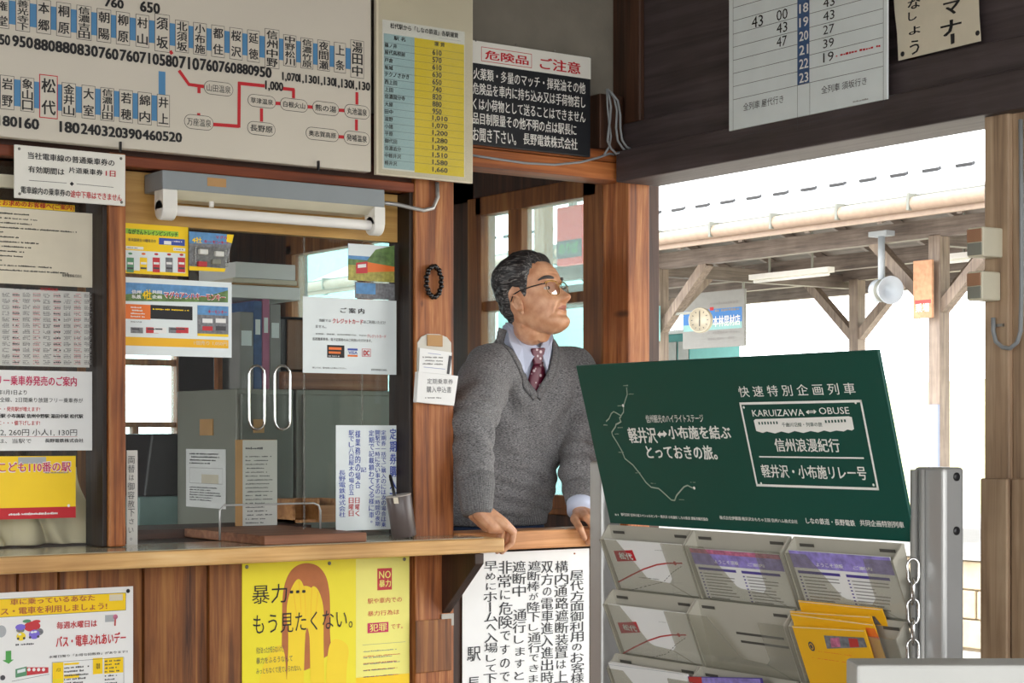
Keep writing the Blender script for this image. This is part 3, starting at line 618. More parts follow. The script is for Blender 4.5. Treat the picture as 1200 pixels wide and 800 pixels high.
o, P = paper('photo_print', 'faded bluish photograph directly below the train photograph on ticket window', 4.1965, (664,600), (850,686), 'photo_grey', (250,180,4), 'photo')
P.rect(668, 604, 760, 660, 'sky_print', 'picture'); P.build(o)
o, P = paper('standing_notice', 'white notice with vertical blue writing leaning in the ticket window bottom', 4.2035, (575,-8), (868,478), 'paper_cool', (250,500,4))
P.vtext('定期券購入される', 826, 4, 856, 470, 'ink_blue', bold=.03)
P.vtext('定期券一括でご購入のには次の場合は乗', 786, 14, 808, 470, 'ink_blue', bold=.02); P.vtext('開駅で一時に次い事するの一時間の夜期', 758, 14, 780, 466, 'ink_blue', bold=.02); P.vtext('定期で記載額わてくる様に車。', 728, 14, 752, 460, 'ink_blue', bold=.02)
P.vtext('記', 690, 188, 716, 214, 'ink_blue', bold=.02); P.vtext('様業務的の場合', 664, 14, 688, 290, 'ink_blue', bold=.02); P.vtext('駅でし八百屋木の場合五', 634, 14, 658, 320, 'ink_blue', bold=.02)
P.vtext('日曜く', 664, 330, 684, 420, 'ink_red', bold=.02); P.vtext('日曜日', 634, 330, 656, 420, 'ink_red', bold=.02); P.vtext('長野電鉄株式会社', 588, 202, 618, 424, 'ink_blue', bold=.02); P.build(o)
o, P = paper('paper_strip', 'narrow paper strip with vertical handwriting beside the left pillar', 4.2025, (594,110), (645,552), 'paper_grey', (0,500,4))
P.vtext('両替は御容赦下さい。', 598, 135, 630, 545, 'ink_soft', bold=-.01, jit=.05); P.build(o)
# blister pack hanging on the glass
P = Print((0, 4.190, 0)); P.c(0, 160, 4)
q = [P.at(*P.ab(*p)) for p in ((886,444),(1096,460),(1052,634),(886,626))]
o = MB().prism(q, (0, .0015, 0), 'photo_grey').build('blister_pack'); tag(o, 'small toy blister pack with a yellow corner hung beside the yellow poster', 'packet')
P.poly([(886,444),(1070,458),(1060,505),(886,500)], 'sky_print', 'header_card', .0005); P.poly([(1064,458),(1096,460),(1086,500),(1060,492)], 'kids_yellow', 'header_card', .0008); P.text('マグカ', 1010, 464, 1062, 482, 'ink_red', bold=.04); P.text('キーモンキー', 955, 484, 1068, 506, 'ink_red', bold=.06); P.text('4社', 900, 470, 945, 500, 'kids_yellow', bold=.05)
P.poly([(886,606),(1058,618),(1052,634),(886,626)], 'kids_yellow', 'header_card', .0007); P.build(o)
for x, y, c in ((925,528,'paper_white'), (1000,538,'paper_white'), (920,585,'train_red'), (985,575,'steel_grey')):
    a = P.at(*P.ab(x, y)); MB().box((a.x, 4.176, a.z-.013), (a.x+.024, 4.189, a.z), c).build('toy_train', o, bevel=.002)
a0 = P.at(*P.ab(900, 515)); a1 = P.at(*P.ab(1062, 612)); MB().box((a0.x, 4.172, a1.z), (a1.x, 4.1895, a0.z), 'sleeve').build('clear_blister', o, bevel=.003)
# lower-wall posters
P = Print((0, YW-.0125, 0)); P.c(250, 640, 4)
o = sign('wall_poster', 'yellow poster of a woman hiding her face, pinned below the counter', 'poster', P, (135,78), (918,900), .0012, 'poster_yellow')
P.rect(668, 60, 918, 900, 'poster_pale', 'pale_column', .0003)
P.blob([(316,640),(322,400),(322,250),(332,180),(355,120),(395,85),(440,76),(490,88),(525,130),(540,180),(548,260),(545,420),(558,505),(525,515),(480,560),(380,600)], 'hair_brown', 'hair_picture', .0005)
P.blob([(360,350),(362,230),(430,170),(505,230),(512,350),(485,450),(437,490),(388,450)], 'skin_yellow', 'face_picture', .0006)
P.blob([(415,510),(428,420),(440,370),(450,420),(460,510),(437,530)], 'hair_brown', 'hair_picture', .0007)
P.blob([(335,760),(355,430),(338,300),(360,200),(398,140),(428,190),(440,300),(428,430),(420,760)], 'skin_yellow', 'hands_picture', .0008)
P.blob([(455,760),(452,430),(442,300),(455,180),(492,195),(520,290),(514,420),(525,760)], 'skin_yellow', 'hands_picture', .0008)
for pts in ([(372,190),(385,290),(392,330)], [(400,160),(408,250),(412,320)], [(425,190),(430,260),(432,330)], [(462,190),(458,260),(455,340)], [(490,210),(482,290),(478,340)]): P.line(pts, 'deep_yellow', .0012, 'hands_picture', .0009)
P.blob([(190,900),(215,600),(260,500),(330,440),(345,640),(345,900)], 'skin_yellow', 'arms_picture', .0004); P.blob([(520,900),(530,520),(552,430),(610,440),(640,480),(620,580),(625,900)], 'skin_yellow', 'arms_picture', .0004)
P.text('暴力', 180, 182, 345, 262, bold=-.02); P.text('…', 360, 208, 428, 216, bold=.06); P.text('もう見たくない。', 185, 322, 652, 382, bold=-.02)
for i, t in enumerate(('何があったか知らないけど', '暴力をふるうなんて', 'みっともなくて見ていられない。')): P.text(t, 200, 472+i*50, 330+i*40, 488+i*44+6, 'ink_soft', bold=-.01)
P.rect(768, 104, 836, 202, 'train_red', 'stamp', .0007); P.text('NO', 776, 116, 830, 148, 'poster_pale', bold=.02); P.text('暴力', 776, 158, 830, 188, 'poster_pale', bold=.03)
P.text('駅や車内での', 722, 244, 882, 260, 'train_red', bold=.0); P.text('暴力行為は', 722, 304, 870, 318, 'train_red', bold=.0); P.rect(722, 360, 820, 400, 'ink_magenta', 'stamp', .0007); P.text('犯罪', 732, 364, 812, 394, 'poster_pale', bold=.02); P.text('です。', 832, 364, 886, 384, 'train_red', bold=.0)
P.hline(698, 462, 900, 'ink_pale', .0008); P.dash(702, 478, 896, 610, 5, 'ink_pale', seed=12, cw=.005, fill=.2); P.dash(702, 500, 896, 612, 4, 'train_red', seed=13, cw=.005, fill=.14); P.rect(668, 616, 918, 900, 'kids_yellow', 'pale_column', .0005); P.build(o)
for x, y in ((157,96), (544,79), (895,60)): pin(o, P.at(*P.ab(x, y)), P.N, .005)
P = Print((0, YW-.0125, 0)); P.c(0, 640, 4)
o = sign('wall_poster', 'white bus and train campaign poster with yellow heading, pinned below left window', 'poster', P, (-200,228), (624,860), .0012, 'paper_white')
P.rect(-180, 256, 590, 299, 'kids_yellow', 'heading_band'); P.frame(-180, 256, 590, 299, 'ink_soft', .001)
P.text('車に乗っているあなた', 48, 247, 443, 254, 'hair_brown', bold=.05); P.text('バス・電車を利用しましょう!', -40, 292, 500, 294, 'hair_brown', bold=.05); P.rect(512, 226, 575, 252, 'paper_cream', 'small_box', .0008)
P.text('毎週水曜日は', 265, 354, 453, 376, 'ink_red', bold=.03); P.text('バス・電車ふれあいデー', 262, 421, 588, 452, 'ink_red', bold=.05); P.text('水曜日限り「お得な回数券」があります!!', 228, 512, 597, 498, bold=.02)
P.poly([(26,490),(52,488),(52,530),(64,530),(40,550),(10,534),(26,532)], 'green_print', 'arrow')
for x, y, rx, ry, c in ((95,392,.010,.006,'photo_grey'), (150,375,.020,.012,'train_red'), (95,378,.012,.007,'car_purple'), (185,400,.009,.008,'photo_grey'), (98,422,.011,.010,'car_yellow'), (160,412,.013,.011,'car_purple'), (125,350,.010,.004,'train_green'), (170,352,.010,.004,'train_red')): P.disc(x, y, rx, c, 'car_picture', .0009, ry)
for x, y in ((84,432), (112,430), (140,426), (178,422)): P.disc(x, y, .003, 'ink_soft', 'car_picture', .0012)
for x, y in ((92,412), (150,402), (165,400)): P.disc(x, y, .004, 'paper_cool', 'car_picture', .0012, .0025)
P.disc(5, 398, .012, 'print_grey', 'smoke_picture', .0008, .014); P.dash(72, 452, 186, 462, 1, seed=5)
P.poly([(72,575),(125,562),(125,605),(72,615)], 'train_green', 'train_picture'); P.poly([(125,566),(226,566),(226,592),(125,605)], 'train_red', 'train_picture'); P.poly([(80,580),(118,570),(118,586),(80,595)], 'paper_cool', 'train_picture', .0012)
for x in (135, 158, 180, 203): P.disc(x, 577, .004, 'paper_white', 'train_picture', .0012)
P.line([(55,632),(230,598)], 'ink_soft', .0008); P.disc(12, 615, .006, 'ink_soft', 'car_picture')
P.rect(492, 322, 535, 352, 'print_grey', 'bus_picture'); P.disc(540, 330, .006, 'pink_flower', 'bus_picture'); P.line([(540,336),(538,372)], 'photo_red', .004, 'bus_picture')
P.frame(243, 543, 580, 700, 'ink_soft', .0008, 'table_border'); P.rect(246, 546, 297, 618, 'kids_yellow', 'yellow_cells'); P.rect(300, 548, 370, 552, 'kids_yellow', 'yellow_cells'); P.rect(435, 524, 480, 596, 'kids_yellow', 'yellow_cells'); P.rect(488, 524, 577, 590, 'kids_yellow', 'yellow_cells'); P.rect(300, 602, 370, 614, 'kids_yellow', 'yellow_cells'); P.rect(246, 622, 297, 800, 'fare_yellow', 'yellow_cells')
P.text('バス', 262, 570, 284, 586); P.text('電車', 450, 548, 468, 574); P.dash(300, 560, 425, 640, 5, seed=31, cw=.005); P.dash(490, 530, 574, 588, 4, seed=32, cw=.005); P.dash(490, 598, 574, 660, 4, seed=33, cw=.005); P.build(o)
pin(o, P.at(*P.ab(600, 209)), P.N, .005, 'black_plastic')
P = Print((0, YW-.006, 0)); P.c(510, 620, 4.444)
o = sign('handwritten_poster', 'large white poster of brush written vertical text below the wooden sill', 'poster', P, (142,128), (802,1000), .0015, 'paper_white')
def col(st, x0, y0, x1, y1): P.vtext(st, x0, y0, x1, y1, 'ink_brush', bold=.012, jit=.05, gap=.04)
col('屋代方面御利用のお客様は', 703, 214, 772, 850); col('構内通路遮断装置は上下', 622, 164, 690, 858); col('双方の電車進入進出時は', 553, 166, 615, 862); col('遮断棒が降下し通行できま', 480, 164, 546, 800); col('遮断中 通行しますと', 404, 164, 472, 790); col('非常に危険ですので', 328, 164, 398, 800); col('早めにホームへ入場して下', 252, 166, 322, 800); col('駅 長', 165, 612, 235, 842)
P.build(o); pin(o, P.at(*P.ab(725, 126)), P.N, .0025, 'hair_brown')

# ---- things on the pillar between the windows
def pendant(P0, name): pass
P = Print((0, YA-.004, 0)); P.c(250, 360, 4)
nb = thing('memo_holder', 'white hanging memo holder with a wooden tab on the orange pillar', 'memo holder', P.at(*P.ab(1035, 462)))
pts = [(955,330),(958,165),(975,138),(1005,124),(1060,126),(1095,140),(1115,165),(1118,335)]
MB().prism([P.at(*P.ab(*q)) for q in pts], (0, .003, 0), 'clay_white').build('back_board', nb)
MB().prism([P.at(*P.ab(*q), .004) for q in ((1000,128),(1072,130),(1072,185),(1000,180))], (0, .004, 0), 'kraft').build('wooden_tab', nb, bevel=.001)
sp = MB().prism([P.at(*P.ab(*q), .006) for q in ((962,190),(1112,212),(1108,318),(958,305))], (0, .002, 0), 'paper_white').build('paper_slip', nb)
P.line([(1000,215),(1060,222)], 'ink_blue', .001, 'ruled_line', .0066); P.line([(980,280),(1080,290)], 'ink_blue', .001, 'ruled_line', .0066); P.poly([(1098,226),(1112,228),(1100,314),(1088,312)], 'ink_soft', 'dark_edge', .0066); P.dash(975, 225, 1085, 275, 3, 'ink_pale', 'fine_print', .0066, seed=3, cw=.004); P.build(sp)
P.parts = {}
bxo = MB().prism([P.at(*P.ab(*q), .018) for q in ((945,302),(1132,322),(1112,462),(935,445))], (0, .018, 0), 'paper_white').build('slip_box', nb, bevel=.0015)
P.text('定期乗車券', 985, 334, 1106, 362, 'ink_soft', 'lettering', .0185, -.01); P.text('購入申込書', 982, 370, 1098, 402, 'ink_soft', 'lettering', .0185, -.01); P.dash(975, 415, 1060, 432, 1, 'ink_pale', 'fine_print', .0185, seed=8); P.build(bxo)
bd = thing('bead_bracelet', 'ring of dark wooden beads hung on the orange pillar', 'bracelet', A(508,350,YA-.01))
for i in range(22):
    t = 2*math.pi*i/22; c = A(508,330,YA-.011)+Vector((.0225*math.cos(t)*1.05, -.0035*(i % 2), .041*math.sin(t)))
    if i == 0: proto = MB().ball((0,0,0), .0072, 'black_bead', 10, 8).build('bead', loc=(0,0,0)); q = proto
    else: q = proto.copy(); COL.objects.link(q)
    place(q, c, bd)
MB().tube([A(508,330,YA-.006)+Vector((.0235*math.cos(2*math.pi*i/20), 0, .041*math.sin(2*math.pi*i/20))) for i in range(20)], .002, 'black_bead', 6, True).build('cord', bd)
pin(bd, A(508,312,YA-.001), (0,-1,0), .003, name='nail')
# fluorescent lamp
fl = thing('fluorescent_lamp', 'grey batten fluorescent lamp fixed across the plywood above the ticket window', 'lamp', (2.15, 4.12, 1.69))
x0, x1 = 1.838, 2.462
bx((x0, 4.085, 1.746), (x1, 4.195, 1.793), 'lamp_grey').build('housing', fl, bevel=.003)
h2 = MB(); h2.prism([(x0+.04, 4.085, 1.747), (x0+.04, 4.12, 1.728), (x0+.04, 4.18, 1.728), (x0+.04, 4.19, 1.747)], (x1-x0-.06, 0, 0), 'cream_plastic'); h2.build('reflector', fl)
tz = 1.700
for a, b in ((x0, x0+.038), (x1-.032, x1)):
    s_ = MB(); s_.box((a, 4.083, tz), (b, 4.135, 1.747), 'lamp_white'); s_.lathe((a, 4.109, tz), (1,0,0), [(.024,0),(.026,.003),(.026,b-a-.003),(.024,b-a)], 'lamp_white', 20); s_.build('socket', fl, bevel=.003)
MB().lathe((x0+.036, 4.109, tz), (1,0,0), [(.013,0),(.0132,.001),(.0132,x1-x0-.069),(.013,x1-x0-.068)], 'tube_glass', 24).build('tube', fl)
MB().lathe((x0+.14, 4.109, 1.715), (0,0,1), [(.006,0),(.006,.014)], 'lamp_white', 12).build('starter', fl)
a = A(243,209,4.0845); b = A(265,221,4.0845); lb = bx((a.x, 4.0842, 1.763), (b.x, 4.085, 1.784), 'kraft').build('maker_label', fl)
MB().tube([(x1, 4.13, 1.765), (2.52, 4.122, 1.763), (2.56, 4.118, 1.757), (2.60, 4.115, 1.752), (2.63, 4.115, 1.76), (2.645, 4.115, 1.79), (2.645, 4.118, 1.83)], .0055, 'alu', 8).build('conduit', fl)

# ---- things on the counter
def yz(u, v, y): return A(u, v, y)
a = A(310,631,3.99); b = A(430,624,3.99)
ty = bx((a.x, 3.99, .8836), (b.x, 4.45, .907), 'tray_wood').build('coin_tray', bevel=.003); tag(ty, 'dark brown wooden slab pushed through the slot of the ticket window', 'tray')
cx = A(472,622,4.055); cy_ = 4.075; tilt = Vector((-.16, .02, 1)).normalized()
cpb = Vector((A(474,622,cy_).x, cy_, .8865)); cup = thing('pen_cup', 'dark grey cup tipped to the left on the counter by the orange pillar', 'cup', cpb)
MB().lathe(cpb, tilt, [(.030,0),(.0325,.003),(.0335,.108),(.0325,.110),(.0305,.108),(.0295,.01),(.0,.008)], 'cup_grey', 32).build('cup_body', cup)
MB().lathe(cpb+tilt*.111, tilt, [(.0338,-.002),(.0342,0),(.031,.0005)], 'cup_inside', 32).build('pale_rim', cup)
a = A(462,590,cy_-.033); MB().obox(a, (.012,-.003,0), (0,.001,0), Vector((-.003,0,.016)), 'paper_cream').build('sticker', cup)
pn = thing('pen', 'black pen standing in the tipped dark grey cup', 'pen', cpb+tilt*.02)
p_, q_ = cpb+tilt*.015+Vector((-.004,0,0)), A(457,556,cy_-.002); MB().tube([p_, p_.lerp(q_, .97)], .0042, 'black_plastic', 10).build('barrel', pn); MB().tube([p_.lerp(q_,.9), q_], [.0048,.003], 'black_plastic', 10).build('cap', pn)

# ---- inside the office
cb = thing('steel_cabinet', 'tall grey steel cabinet behind the ticket window holding a paper form', 'cabinet', (2.6, 5.4, .05))
x0, x1 = A(277,500,5.2).x, A(344,500,5.2).x
bx((x0, 5.2, .05), (x1, 5.64, 1.30), 'steel_grey').build('body', cb, bevel=.004)
d2 = bx((x0+.012, 5.188, .12), (x1-.01, 5.2, 1.285), 'steel_dark').build('door', cb, bevel=.003)
a, b = A(297,491,5.186), A(309,507,5.186); bx((a.x, 5.182, b.z), (b.x, 5.188, a.z), 'kraft').build('card_holder', d2)
a, b = B(234,491,x0-.004), B(249,510,x0-.004); bx((x0-.004, b.y, b.z), (x0, a.y, a.z), 'kraft').build('card_holder', cb)
cb2 = thing('steel_cabinet', 'grey steel cabinet on the right, behind the blue lettered notice', 'cabinet', (3.0, 5.4, .05))
xc = x0; x2 = 3.22
bx((x1+.01, 5.2, .05), (x2, 5.62, 1.30), 'steel_grey').build('body', cb2, bevel=.004)
bx((x1+.03, 5.188, .12), (x2-.02, 5.2, 1.285), 'steel_grey').build('door', cb2, bevel=.003)
P = Print((xc-.003, 0, 0), (0,-1,0), (0,0,1)); P.c(0, 500, 4)
o = sign('paper_form', 'white paper form stuck on the grey steel cabinet door', 'paper', P, (872,103), (1058,386), .001, 'paper_white')
P.dash(890, 118, 1040, 180, 4, seed=3, cw=.006); P.rect(945, 222, 1025, 268, 'paper_cream', 'box'); P.frame(890, 190, 1045, 270, 'ink_pale', .001); P.dash(890, 275, 1045, 355, 6, seed=7, cw=.006); P.build(o)
o, P = paper('paper_form', 'long printed list on brown kraft backing, hung behind the glass slot', 4.50, (105,60), (297,462), 'kraft', (250,500,4), 'paper', .004)
P.rect(137, 62, 299, 470, 'paper_grey', 'printed_sheet'); P.dash(150, 90, 285, 110, 1, seed=2, cw=.006, h=.0012); P.dash(150, 130, 290, 455, 18, seed=3, cw=.006, h=.0012, fill=.35); P.build(o)
# its support: a thin rod stand
wb = thing('wooden_card_box', 'small open wooden card box on the office ledge behind the glass', 'box', A(370,618,4.50))
a, b = A(343,585,4.50), A(394,616,4.50)
bx((a.x, 4.50, .909), (b.x, 4.60, .917), 'box_wood').build('base', wb)
for xx in (a.x, (a.x+b.x)/2+.008, b.x-.008): bx((xx, 4.50, .909), (xx+.008, 4.60, a.z), 'box_wood').build('divider', wb)
bx((a.x, 4.592, .909), (b.x, 4.60, a.z), 'box_wood').build('back', wb); bx(((a.x+b.x)/2+.008, 4.494, .909), (b.x, 4.50, a.z-.018), 'box_wood').build('front_panel', wb)
dk = thing('office_desk', 'dark wooden ledge inside the office under the ticket window', 'desk', (2.0, 4.5, .05))
bx((.9, 4.255, .858), (2.68, 4.72, .880), 'dark_wood_x').build('desk_top', dk, bevel=.003)
for x in (.95, 2.6): bx((x, 4.62, .05), (x+.05, 4.68, .858), 'dark_wood_z').build('leg', dk)
dk2 = bx((1.55, 4.46, .8805), (2.45, 4.70, .905), 'dark_wood_x').build('ledge_board', dk)
# binders and boxes standing on the cabinets
zt = 1.301
def onshelf(name, label, cat, u0, v0, u1, y0, y1, mat, z0=zt, group=None):
    a, b = A(u0, v0, y0), A(u1, v0, y0); o = bx((a.x, y0, z0), (b.x, y1, a.z), mat).build(name, bevel=.002); return tag(o, label, cat, group)
for i, (u0, u1, v0, m, lb) in enumerate(((281,297,365,'books_grey','grey file, leftmost of the standing files'), (297.4,307,352,'books_blue','dark blue file, second of the standing files'), (307.4,316,350,'books_pink','pink spined file, third of the standing files'), (316.4,329,356,'books_grey','pale grey file, rightmost of the standing files'))):
    o = onshelf('file_binder', lb+' on the cabinet', 'file', u0, v0, u1, 5.26, 5.50, m, group='files standing on the cabinet')
    a, b = A(u0+2,v0+22,5.259), A(u1-2,v0+40,5.259); bx((a.x, 5.2585, b.z), (b.x, 5.2598, a.z), 'paper_cool').build('spine_label', o)
o = onshelf('desk_tray', 'brown wooden letter tray lying on the right steel cabinet', 'tray', 334, 435, 455, 5.22, 5.55, 'tray_wood')
cs = thing('leather_case', 'brown leather case with black frame behind the white laminated notice', 'case', A(345,435,5.30))
a, b = A(322,370,5.30), A(366,433,5.30); bx((a.x, 5.30, 1.362), (b.x, 5.5, a.z), 'black_plastic').build('frame', cs, bevel=.01); a, b = A(336,374,5.295), A(372,433,5.295); bx((a.x, 5.29, 1.366), (b.x, 5.30, a.z), 'leather').build('panel', cs, bevel=.006)
pb = thing('paper_stack', 'slanted stack of cream papers lying on top of the standing files', 'papers', A(310,345,5.27))
a, b = A(268,340,5.25), A(352,340,5.25)
for k, (dz, m) in enumerate(((0,'paper_white'), (.042,'kraft'), (.048,'paper_cream'), (.064,'paper_white'))):
    z0 = A(310,350,5.25).z+dz; MB().box((a.x+.008*k, 5.25, z0), (b.x-.006*k, 5.52, z0+(.041,.005,.015,.05)[k]), m).build('sheet_bundle', pb, bevel=.002)
a, b = B(214,402,xc+.02), B(256,402,xc+.02)
bk = bx((xc+.004, b.y, zt), (xc+.028, a.y, b.z), 'black_plastic').build('file_binder', bevel=.003); tag(bk, 'dark upright file standing on the left edge of the cabinet top', 'file')
bx((xc+.004, b.y-.03, zt), (xc+.02, b.y-.002, b.z+.01), 'sash_wood').build('strip', bk)
# dark machine and low teal box by the far window, ticket punch chain
mc = thing('ticket_machine', 'dark tapered machine on a low teal base below the far office window', 'machine', A(190,620,5.6))
x0, x1 = A(168,600,5.6).x, A(206,600,5.6).x
bx((x0, 5.64, .05), (x1+.05, 5.95, A(180,582,5.6).z), 'teal_glass').build('base', mc, bevel=.006)
z0, z1 = A(180,582,5.6).z, A(190,508,5.6).z
MB().prism([(x0+.02,5.64,z0), (x1+.05,5.64,z0), (x1+.05,5.64,z1), (A(184,508,5.6).x,5.64,z1)], (0,.3,0), 'black_plastic').build('tapered_cover', mc, bevel=.006)
# beige cloth bag behind the left window
g = []
for i in range(44):
    r = []
    for j in range(14):
        u = -40+i*3.2; t = j/13; f_ = math.sin(i*.52+t*2.6)*.5+math.sin(i*.23-t*3.1+1)*.5
        r.append(Vector((A(u,600,4.32).x+.012*math.sin(t*5+i*.3), 4.33+.034*f_*(1.15-.55*t)-.055*(1-t)**1.5, .887+.20*t*(1-.12*abs(math.sin(i*.21))))))
    g.append(r)
cbg = MB().grid(g, 'cloth_beige').build('cloth_bag', solid=.006); tag(cbg, 'crumpled beige cloth bag on the ledge behind the yellow sign', 'bag')
k = cbg.modifiers.new('sub', 'SUBSURF'); k.levels = 1; k.render_levels = 1

# ================================================================== SIGNS OVER THE DOORWAY
P = Print((XB-.055, 0, 0), (0,-1,0), (0,0,1)); P.c(840, 0, 3.333)
o = sign('timetable_board', 'pale departure timetable board with dark hour column above the doorway', 'sign', P, (47,-200), (665,386), .006, 'paper_cool', .001)
P.frame(64, -190, 652, 420, 'ink_soft', .001)
for i in range(10): P.hline(64, 390-51.2*i, 650, 'ink_soft', .0012)
a0, b0, a1, b1 = P.ex(316, -160, 363, 322); P.lrect(a0, b0, a1, b1, 'books_blue', 'hour_column', .0012)
P.lrect(a0-.001, P.ex(316,0,363,420)[1]-.05, a0, b0, 'ink_soft', 'ruled_line'); P.lrect(a1, P.ex(316,0,363,420)[1]-.05, a1+.001, b0, 'ink_soft', 'ruled_line')
for i in range(7): P.text(str(17+i), 325, -36+54*i, 359, -10+54.6*i, 'paper_white', h=.0018, bold=.03)
for t, *q in (('43',138,68,182,100), ('00',235,42,278,72), ('43',235,94,277,122), ('47',235,147,275,176), ('43',417,-4,462,20), ('43',417,48,461,72), ('27',417,102,460,126), ('39',417,156,459,180), ('19',417,208,458,236)): P.text(t, *q, bold=-.01)
P.dash(466, 208, 648, 186, 1, 'ink_red', 'red_handwriting', seed=4, cw=.012, ragged=0, fill=.5)
P.text('全列車 屋代行き', 105, 404, 262, 401, 'ink_soft', bold=0); P.text('全列車 須坂行き', 410, 338, 587, 330, 'ink_soft', bold=0); P.dash(533, 392, 630, 384, 1, 'ink_pale', seed=2, cw=.005)
P.build(o)
P = Print((XB-.026, 0, 0), (0,-1,0), (0,0,1)); P.c(840, 0, 3.333)
pts = [(692,-140),(690,-40),(694,40),(704,130),(709,237),(1031,160),(1024,60),(1020,-60),(1022,-230)]
o = MB().prism([P.at(*P.ab(*q)) for q in pts], (.0015,0,0), 'paper_cream').build('handwritten_notice'); tag(o, 'cream paper with large brush lettering tacked up above the doorway', 'notice')
P.text('マ', 888, 14, 950, 48, bold=.05); P.text('ナ', 878, 88, 955, 128, bold=.05); P.poly([(914,134),(930,130),(930,168),(916,174)], 'ink_black', 'lettering', .0014)
P.text('な', 748, 2, 796, 28, bold=.03); P.text('し', 750, 50, 782, 76, bold=.03); P.text('よ', 752, 108, 796, 128, bold=.03); P.text('う', 756, 162, 792, 208, bold=.03); P.build(o)
for x, y in ((726,211), (1019,129)): pin(o, P.at(*P.ab(x, y)), P.N, .006, 'ink_black')
cbl = thing('cable_bundle', 'loop of grey cables hanging in the corner beside the black notice', 'cable', A(720,180,4.08))
def cable(pts, y, r, name='cable'): MB().tube([A(u, v, y) for u, v in pts], r, 'cable_grey', 6).build(name, cbl)
cable(((712,104),(714,112),(716,125),(715,140),(713,155),(712,165),(716,174),(722,180),(728,178)), 4.085, .0035)
cable(((714,106),(720,115),(723,130),(722,150),(724,165),(730,174),(736,178)), 4.075, .0035)
cable(((716,108),(724,118),(727,135),(727,150),(729,164),(734,172),(740,175)), 4.065, .0035)
cable(((554,182),(580,186),(615,191),(650,193),(680,190),(700,185),(714,180),(722,181)), 4.112, .0035)
cable(((711,104),(712,125),(714,145),(716,160),(714,172),(708,181)), 4.09, .003)

# ---- boxes on the far pillar
def pillar_box(v0, v1, label, uL, uM, uR):
    x = 3.205; y = B(uM,300,x).y; yb = B(uL,300,x).y; zt = A(uM,v0,y).z; zb = A(uM,v1,y).z; xr = A(uR,300,y).x
    t = thing('meter_box', label, 'box', (x+.03, y+.02, zb))
    bx((x, y, zb), (xr, yb, zt), 'cream_plastic').build('case', t, bevel=.004)
    bx((x-.004, y+.003, zb+(zt-zb)*.5), (x, yb-.003, zt-.004), 'brown_plastic').build('brown_cover', t, bevel=.001)
    bx((x-.003, y+.003, zb+.004), (x, yb-.003, zb+(zt-zb)*.47), 'steel_grey').build('window', t, bevel=.001)
    return t
pillar_box(265, 300, 'upper of the two cream meter boxes on the weathered doorway pillar', 1133, 1152, 1176)
pillar_box(317, 351, 'lower of the two cream meter boxes on the weathered doorway pillar', 1133, 1151, 1173)
cd = thing('conduit', 'bent grey conduit looping under the meter boxes on the doorway pillar', 'pipe', B(1170,400,3.24))
MB().tube([B(u, v, 3.252) for u, v in ((1164,372),(1164,388),(1167,400),(1175,407),(1184,408),(1192,401),(1196,388),(1197,340),(1197,250),(1196,140))], .005, 'cable_grey', 8).build('pipe', cd)
bx(B(1163,383,3.256), B(1177,379,3.262), 'pin_metal').build('clip', cd)

# ================================================================== PAMPHLET RACK
XR = 2.07
rk = thing('pamphlet_rack', 'grey pamphlet rack on aluminium posts with a dark green header panel', 'rack', (2.1, 2.27, 0))
for y0, y1 in ((2.66, 2.70), (1.838, 1.899)):
    ps = bx((XR, y0, .02), (XR+.045, y1, 1.104), 'alu').build('post', rk, bevel=.006, seg=3)
    if y0 < 2: MB().tube([(XR-.004, y1-.006, .05), (XR-.004, y1-.006, 1.10)], .006, 'alu', 8).build('edge_profile', ps); MB().tube([(XR-.004, y1-.022, .05), (XR-.004, y1-.022, 1.10)], .004, 'alu', 8).build('edge_profile', ps)
    for v in (559, 623):
        if y0 < 2: p = A(1093, v, y0); MB().lathe((XR+.026, y0, p.z), (0,-1,0), [(.0065,0),(.0065,.002),(.005,.003)], 'black_plastic', 14).build('bolt', ps)
    bx((XR-.20, y0+.005, 0), (XR+.25, y1-.005, .03), 'alu').build('foot', rk, bevel=.005)
for z in (.99, .6, .15): bx((XR+.018, 1.899, z), (XR+.036, 2.66, z+.03), 'alu').build('cross_bar', rk)
# header panel leaning out over the pockets
O = B(715,613,XR); Uv = (Vector((1.9905, O.y, 1.2775))-O); HH = Uv.length
P = Print(O, (0,-1,0), Uv); P.c()
W_ = P.ab(1072,635)[0]
pn_ = MB().obox(P.at(0,0,-.006), P.R*W_, P.U*HH, P.N*.006, 'panel_green').build('header_panel', rk, bevel=.0015)
P.c(670, 400, 3.635)
P.text('信州観光のハイライトステージ', 315, 312, 566, 343, 'ink_white', bold=.02)
P.text('軽井沢', 238, 366, 370, 432, 'ink_white', bold=.045); P.text('小布施を結ぶ', 408, 360, 684, 414, 'ink_white', bold=.045); P.poly([(366,396),(378,380),(378,389),(392,388),(392,378),(408,393),(394,408),(393,400),(379,401),(380,411)], 'ink_white', 'double_arrow')
P.text('とっておきの旅。', 315, 440, 626, 502, 'ink_white', bold=.045)
rl = [(235,195),(238,225),(228,255),(222,275),(222,300),(212,315),(205,312),(192,304),(180,298),(170,306),(160,328),(148,340)]
P.line(rl, 'map_line', .0022, 'route_map'); P.line([(212,318),(205,325),(208,335),(212,340),(200,348),(190,352),(188,362),(180,374),(172,386),(176,400),(195,430),(215,465),(228,498),(262,525),(290,560),(318,600),(340,620),(372,625),(400,650),(425,674),(440,676),(448,655),(465,635),(480,618),(495,612),(510,620),(524,625)], 'map_line', .0026, 'route_map')
for x, y in ((221,272), (524,623)): P.disc(x, y, .0028, 'ink_white', 'route_map', .0012)
